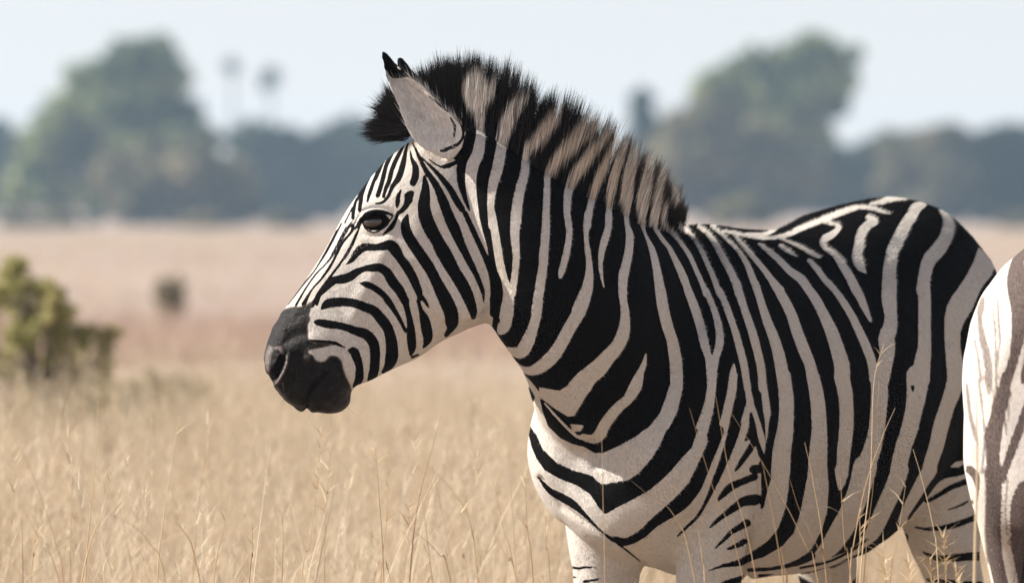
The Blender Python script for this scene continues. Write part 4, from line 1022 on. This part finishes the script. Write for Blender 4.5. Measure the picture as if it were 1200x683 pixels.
def fur_mesh(me, v, coatv, N, muz):
    """short body hair lying along the coat"""
    nf = len(me.polygons); lp = np.empty(len(me.loops), np.int32); me.loops.foreach_get('vertex_index', lp); q = lp.reshape(-1, 4)
    x, y = to_px(v)
    a_ = v[q[:, 0]]; ar = np.linalg.norm(np.cross(v[q[:, 1]]-a_, v[q[:, 3]]-a_), axis=1)
    fx, fy = x[q[:, 0]], y[q[:, 0]]
    no = mesh_no(me); fn = no[q[:, 0]]
    ar = ar*(.12+1.0*(fn[:, 1] < .35))*((fy < 760)*1.+.05)*(1-.8*muz[q[:, 0]])*(er_mask(fx, fy))
    ar = np.where(a_[:, 2] < .06, 0, ar)
    pick = rng.choice(nf, N, p=ar/ar.sum())
    r1, r2 = rng.random((N, 1)), rng.random((N, 1)); qq = q[pick]
    P = (v[qq[:, 0]]*(1-r1)+v[qq[:, 1]]*r1)*(1-r2)+(v[qq[:, 3]]*(1-r1)+v[qq[:, 2]]*r1)*r2
    nn = no[qq[:, 0]]; px_, py_ = to_px(P)
    head = (px_ < 560)[:, None]
    flow = np.where(head, [.55, .1, .75], np.where((px_ < 700)[:, None], [.6, .2, -.5], [.55, .65, -.55]))
    flow = flow+rng.normal(0, .22, (N, 3))
    tdir = flow-nn*np.sum(flow*nn, 1, keepdims=True); tdir /= np.linalg.norm(tdir, axis=1, keepdims=True)+1e-9
    top = ss(.5, .9, nn[:, 2])*(px_ > 780)
    L_ = rng.uniform(.003, .0062, N)*np.where(px_ < 560, .6, 1)*(1+.5*top)
    lift = (rng.uniform(.10, .40, N)+.5*top)[:, None]
    tip = P+(tdir+nn*lift)*L_[:, None]
    sd = np.cross(tdir, nn); sd /= np.linalg.norm(sd, axis=1, keepdims=True)+1e-9
    w_ = rng.uniform(.00025, .00055, N)[:, None]
    V = np.stack([P-sd*w_, P+sd*w_, tip], 1).reshape(-1, 3); F = np.arange(3*N).reshape(-1, 3)
    m2 = new_mesh('fur', V, F)
    ck = (coat_of(P) if coatv is None else coatv(P))+rng.normal(0, .06, N); k = ss(.40, .60, ck)
    mz = np.clip(MUZ.get(px_, py_), 0, 1)*(px_ < 425)
    sh = rng.uniform(.72, 1.12, (N, 1))
    c = np.outer(k, PALE)*sh+np.outer(1-k, np.array(DARK)*1.1)*sh
    c = c*(1-mz[:, None])+np.outer(mz, (.015, .013, .0125))
    vattr(m2, 'hair', np.repeat(c, 3, axis=0))
    return m2
def er_mask(x, y):
    r = np.hypot((x-EYE_PX[0])/19, (y-EYE_PX[1])/14)
    return (r > 1.0)*1.*(HOLE.get(x, y) < .2)

def tail_mesh():
    n = 1400
    a_ = rng.uniform(0, 1, n)
    root = np.stack([loc(-1.085-.005*k, rng.normal(0, .008), .95-.2*k) for k in a_])
    tip = root+np.stack([-HV*abs(rng.normal(.02, .02))+LV*rng.normal(0, .03)+UZ*(-.34-rng.uniform(0, .16)) for _ in range(n)])
    wm = rng.random(n)
    return strands(root, tip, rng.uniform(.0008, .0014, n), lambda V, tt, ix: np.outer(.012+.03*wm[ix], (1, .9, .8)), 3)

def eyeball(s_):
    """a slightly flattened dark eye with its cornea outwards; s_=1 is the side towards the photographer"""
    bm = bmesh.new(); bmesh.ops.create_uvsphere(bm, u_segments=32, v_segments=20, radius=1)
    for w_ in bm.verts:
        w_.co = Vector((w_.co.x*.0255, w_.co.y*.0200, w_.co.z*.0180))
    me = bpy.data.meshes.new('eye'); bm.to_mesh(me); bm.free()
    return me

# ---------------------------------------------------------------- the zebra in profile
body_me, BV = shape_body(.0036)
body_me = refine(body_me, lambda v: (to_px(v)[0] < 600) & (v[:, 2] > .8)); BV = mesh_co(body_me)
bx, by = to_px(BV)
muz = np.clip(MUZ.get(bx, by), 0, 1)*(bx < 425)
def set_coat(me, c, v, front=True):
    x, y = to_px(v)
    vattr(me, 'coat', c)
    vattr(me, 'muzzle', np.clip(MUZ.get(x, y), 0, 1)*(x < 425))
    vattr(me, 'earhair', EAR.get(x, y)*(y < 190)*(v[:, 1] < HD-.03)*.85)
    vattr(me, 'flesh', FLESH.get(x, y)*(x < 350)); vattr(me, 'hole', HOLE.get(x, y)*(x < 350))
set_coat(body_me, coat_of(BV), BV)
zebra = tag(empty('zebra', (.333, 12.0, 0)), 'zebra with a tall black-tipped mane standing in profile in dry grass', 'zebra', 'zebras in the grass')
def zpart(name, me, mat, root):
    o = link(name, me, mat, root); o.matrix_parent_inverse = Matrix.Translation(-Vector((.333, 12.0, 0))); return o
zpart('body', body_me, M_COAT, zebra)
mane_me = mane_mesh(); zpart('mane', mane_me, M_HAIR, zebra)['kind'] = 'stuff'
fur_me = fur_mesh(body_me, BV, None, 330000, muz); zpart('fur', fur_me, M_FUR, zebra)['kind'] = 'stuff'
tail_me = tail_mesh(); zpart('tail_tuft', tail_me, M_HAIR, zebra)['kind'] = 'stuff'
# pale hair inside the near ear, whiskers on the lips
bn = mesh_no(body_me)
cand = np.where((EAR.get(bx, by) > .6) & (by < 188) & (BV[:, 1] < HD-.04) & (bn[:, 1] < -.15))[0]
pk = rng.choice(cand, 800); axis = P3(449, 64, HD)-P3(520, 175, HD); axis /= np.linalg.norm(axis)
er_r = BV[pk]-bn[pk]*.001; er_t = er_r+axis*rng.uniform(.010, .030, (800, 1))+bn[pk]*rng.uniform(.002, .008, (800, 1))+rng.normal(0, .005, (800, 3))
ew = rng.random(800)
zpart('ear_hair', strands(er_r, er_t, rng.uniform(.0003, .0006, 800), lambda V, tt, ix: np.outer(.60+.32*ew[ix], (1, .97, .93)), 3), M_HAIR, zebra)['kind'] = 'stuff'
cand = np.where((muz > .8) & (by > 425) & (bn[:, 1] < -.1) & (BV[:, 1] < HD))[0]; pk = rng.choice(cand, 130)
wt = BV[pk]+bn[pk]*rng.uniform(.006, .028, (130, 1))+np.array([0, 0, -.006])+rng.normal(0, .005, (130, 3))
zpart('whiskers', strands(BV[pk], wt, rng.uniform(.00010, .00022, 130), lambda V, tt, ix: np.outer(.03+.16*ew[ix], (1, .95, .9)), 3), M_HAIR, zebra)['kind'] = 'stuff'
nb = (np.hypot(bx-EYE_PX[0], by-EYE_PX[1]) < 24)*(np.hypot((bx-EYE_PX[0])/16, (by-EYE_PX[1])/11.5) > 1.15)*(BV[:, 1] < HD-.03)
eye_y = np.median(BV[nb, 1])
for s_ in (1, -1):
    o = zpart('eye', eyeball(s_), M_EYE, zebra)
    Y = HD-s_*(HD-eye_y)+s_*.0200+s_*.0008
    o.location = P3(EYE_PX[0], EYE_PX[1], HD)+np.array([0, Y-HD, 0]); o.rotation_euler = (0, R_(-6), R_(-10*s_))

# ---------------------------------------------------------------- the second zebra, its hindquarters at the edge of the view
zebra_b = tag(empty('zebra', (0, 0, 0)), 'zebra turned away with brownish stripes, only its sunlit hindquarters showing', 'zebra', 'zebras in the grass')
me2, V2 = shape_body(.0075)
PHI = R_(64)
ang = math.atan2(math.sin(PHI), math.cos(PHI))-math.atan2(HV[1], HV[0])
ca, sa = math.cos(ang), math.sin(ang)
Q = V2-ORI
Q = np.stack([Q[:, 0]*ca-Q[:, 1]*sa, Q[:, 0]*sa+Q[:, 1]*ca, Q[:, 2]], 1)*.965
rear = np.array([0, 10.95, 0])-np.array([Q[Q[:, 1] < 0][:, 0].min(), Q[:, 1].min(), 0])
W2 = Q+rear
band_ = (W2[:, 2] > .75)*(W2[:, 2] < 1.2)
for _ in range(3):
    dx = 1127.5-to_px(W2[band_])[0].min(); sx = dx*10.95/FPX; W2[:, 0] += sx; rear[0] += sx
M2 = Matrix.Translation(Vector(rear)) @ Matrix.Rotation(ang, 4, 'Z') @ Matrix.Scale(.965, 4) @ Matrix.Translation(-Vector(ORI))
x2, y2 = to_px(W2)
c2 = np.where((x2 < 1216) & (W2[:, 1] > 1), COAT2.get(x2, y2), coat_of(V2))
c2 = np.where((W2[:, 2] < .55) | (y2 > 700), np.clip(bands(V2)*1.2, 0, 1), c2)
set_coat(me2, c2, V2)
zebra_b.matrix_world = M2 @ Matrix.Translation(Vector(ORI))
def zpart2(name, me, mat):
    o = link(name, me, mat, zebra_b); o.matrix_parent_inverse = Matrix.Translation(-Vector(ORI)); return o
zpart2('body', me2, M_COAT2)
zpart2('mane', mane_me, M_HAIR)['kind'] = 'stuff'
zpart2('tail_tuft', tail_me, M_HAIR)['kind'] = 'stuff'
for s_ in (1, -1):
    o = zpart2('eye', eyeball(s_), M_EYE)
    o.location = P3(EYE_PX[0], EYE_PX[1], HD)+np.array([0, -s_*(HD-eye_y)+s_*.022, 0])
# ---------------------------------------------------------------- single grass stalks close to the animals
def look(path, head):
    (x0, y0), (x1, y1), (x2, y2) = path[0], path[len(path)//2], path[-1]
    k = abs((x1-x0)*(y2-y0)-(x2-x0)*(y1-y0))/max(1, math.hypot(x2-x0, y2-y0))
    sl_ = (x2-x0)/max(1, y2-y0)
    a_ = 'bent' if k > 9 else 'leaning' if abs(sl_) > .22 else 'upright'
    return ('long ' if y2-y0 > 170 else 'short ' if y2-y0 < 90 else '')+a_, (' with a wispy seed head' if head > 7 else ' with a few seeds' if head else '')
def spot(x):
    for lim, w_ in ((830, 'breast'), (872, 'near foreleg'), (925, 'elbow'), (965, 'belly'), (1015, 'barrel'), (1055, 'flank'), (1300, 'hind leg')):
        if x < lim: return w_
def spot2(x):
    for lim, w_ in ((125, 'in line with the yellow-green bush'), (240, 'beside the weed clumps'), (340, 'just ahead of the zebra muzzle'), (420, 'under the zebra lips'), (530, 'under the zebra jaw'), (700, 'close to the zebra chest')):
        if x < lim: return w_
M_STALK = straw_material('stalk', ((0, (.50, .34, .19)), (.5, (.66, .50, .31)), (1, (.78, .66, .46))))
def stalk(path, D, rad=.0016, head=0, name='grass_stalk', label='', group='', lean=0):
    """path in photo pixels from tip downwards; the foot is carried on to the ground"""
    pts = [P3(x, y, D+lean*i*.04) for i, (x, y) in enumerate(path)]
    d = pts[-1]-pts[-2]; d = d/np.linalg.norm(d)
    if d[2] > -.5: d = np.array([d[0]*.4, 0, -1.]); d /= np.linalg.norm(d)
    d = d*[.55, 1, 1]
    pts.append(pts[-1]+d*(pts[-1][2]/-d[2])); pts = np.array(pts[::-1])
    ext = np.vstack([2*pts[0]-pts[1], pts, 2*pts[-1]-pts[-2]]); C = []
    for i in range(len(pts)-1):
        a_, b_, c_, e_ = ext[i:i+4]
        for t_ in np.linspace(0, 1, 6, endpoint=False): C.append(.5*((2*b_)+(c_-a_)*t_+(2*a_-5*b_+4*c_-e_)*t_*t_+(3*b_-a_-3*c_+e_)*t_**3))
    C.append(pts[-1]); C = np.array(C); base = C[0].copy(); C = C-base; m = len(C)
    V, F = [], []
    for i, c in enumerate(C):
        r = rad*(1-.75*i/(m-1))
        for j in range(4): V.append(c+np.array([math.cos(j*math.pi/2), math.sin(j*math.pi/2), 0])*r)
    for i in range(m-1):
        for j in range(4): k = (j+1) % 4; F.append((i*4+j, i*4+k, i*4+4+k, i*4+4+j))
    me = new_mesh('stalk', V, F); vattr(me, 'tint', np.full(len(V), rng.random()))
    root = tag(empty(name, base), label, 'grass stalk', group)
    link('stem', me, M_STALK, root)
    if head:
        V, F, T_ = [], [], []
        for q in range(head):
            k = m-1-int(rng.uniform(0, .38)**1.1*m); p0 = C[max(k, 0)]
            a2 = rng.uniform(0, 2*math.pi); dd = np.array([math.cos(a2)*.5, math.sin(a2)*.5, rng.uniform(.3, 1)]); dd /= np.linalg.norm(dd)
            blade_rows(V, F, T_, p0, dd, rng.uniform(.015, .055), .0014, .3, 2)
        me = new_mesh('seed_head', V, F); vattr(me, 'tint', T_)
        link('seed_head', me, M_STALK, root, False)['kind'] = 'stuff'
    return root
GA = 'stalks against the zebra flank'
for D, h_, pth in ((11.2, 0, ((808,478),(835,570),(872,682))), (11.1, 0, ((839,466),(856,560),(886,678))), (11.3, 0, ((856,482),(900,553),(945,640),(960,690))), (11.2, 0, ((943,518),(954,570),(969,684))),
                   (11.4, 3, ((1036,402),(1024,450),(1020,560),(1008,684))), (11.4, 0, ((1030,445),(1024,560),(1012,684))), (11.3, 0, ((1049,478),(1034,512),(1014,570),(1000,640),(996,684))), (11.2, 4, ((1061,570),(1052,630),(1043,684))),
                   (11.3, 0, ((1070,526),(1080,560),(1094,620),(1100,684))), (11.0, 0, ((893,540),(905,600),(915,660),(918,684))), (11.2, 0, ((925,560),(938,600),(960,645),(970,684))), (11.1, 6, ((1007,600),(1008,640),(1004,684))),
                   (11.1, 0, ((818,620),(824,660),(826,684))), (11.3, 0, ((740,563),(758,578),(790,604),(815,684))), (11.2, 0, ((915,640),(922,684),(924,700))), (11.2, 3, ((985,560),(990,640),(998,684)))):
    lk = look(pth, h_); stalk(pth, D, rng.uniform(.0010, .0017), h_, label='thin %s dry stalk%s before the zebra %s' % (lk[0], lk[1], spot(pth[0][0])), group=GA)
stalk(((1144,470),(1145,560),(1142,684)), 10.5, .0034, label='thick tan straw stem beside the rump of the second zebra')
stalk(((705,504),(707,600),(709,684)), 11.2, .0012, label='single upright straw in front of the middle of the zebra chest')
GB = 'stalks ahead of the zebra'
for D, h_, pth in ((12.2, 0, ((115,470),(113,520),(106,600),(100,684))), (12.4, 2, ((210,488),(200,550),(190,620),(184,684))), (13, 0, ((262,462),(248,510),(236,560),(225,684))), (12.1, 0, ((26,592),(50,640),(72,690))), (12.5, 0, ((12,505),(40,560),(66,640),(75,690))),
                   (12.0, 5, ((132,548),(120,600),(95,684))), (12.1, 0, ((106,596),(150,612),(178,640),(196,690))), (12.4, 0, ((86,510),(84,590),(82,684))), (12.0, 14, ((376,508),(372,560),(362,640),(352,684))), (12.2, 12, ((386,540),(382,600),(380,684))),
                   (12.3, 0, ((518,484),(505,530),(490,590),(480,684))), (12.4, 0, ((195,608),(215,622),(235,684))), (12.1, 8, ((440,525),(444,580),(450,684))), (12.3, 8, ((455,560),(452,620),(446,684))), (12.0, 0, ((420,640),(450,665),(460,690))),
                   (12.2, 6, ((580,570),(590,620),(605,684))), (12.1, 0, ((577,622),(595,655),(607,690))), (12.4, 8, ((615,560),(618,620),(625,684))), (12.2, 4, ((330,600),(332,640),(330,684))), (12.1, 6, ((295,610),(296,650),(292,684))), (12.3, 4, ((270,555),(262,620),(250,684))),
                   (12.6, 0, ((502,545),(530,575),(550,610),(560,684))), (12.2, 6, ((640,600),(640,640),(645,684))), (12.0, 0, ((460,608),(485,622),(515,650),(530,690))), (12.2, 10, ((45,620),(40,650),(36,684))), (12.3, 10, ((480,590),(478,640),(472,684))), (12.3, 8, ((540,600),(542,650),(548,684)))):
    lk = look(pth, h_); stalk(pth, D, rng.uniform(.0010, .0019), h_, label='fine %s dry stalk%s %s' % (lk[0], lk[1], spot2(pth[0][0])), group=GB)
for x, y, D in ((1105, 630, 11.0), (1090, 655, 11.1), (1035, 640, 11.2), (1120, 668, 11.0), (1065, 660, 11.1)):
    stalk(((x, y), (x+3, y+40), (x+4, y+80)), D, .0012, 26, label='short stalk with a tangled dry seed head before the zebra hind leg', group='tangled seed heads')
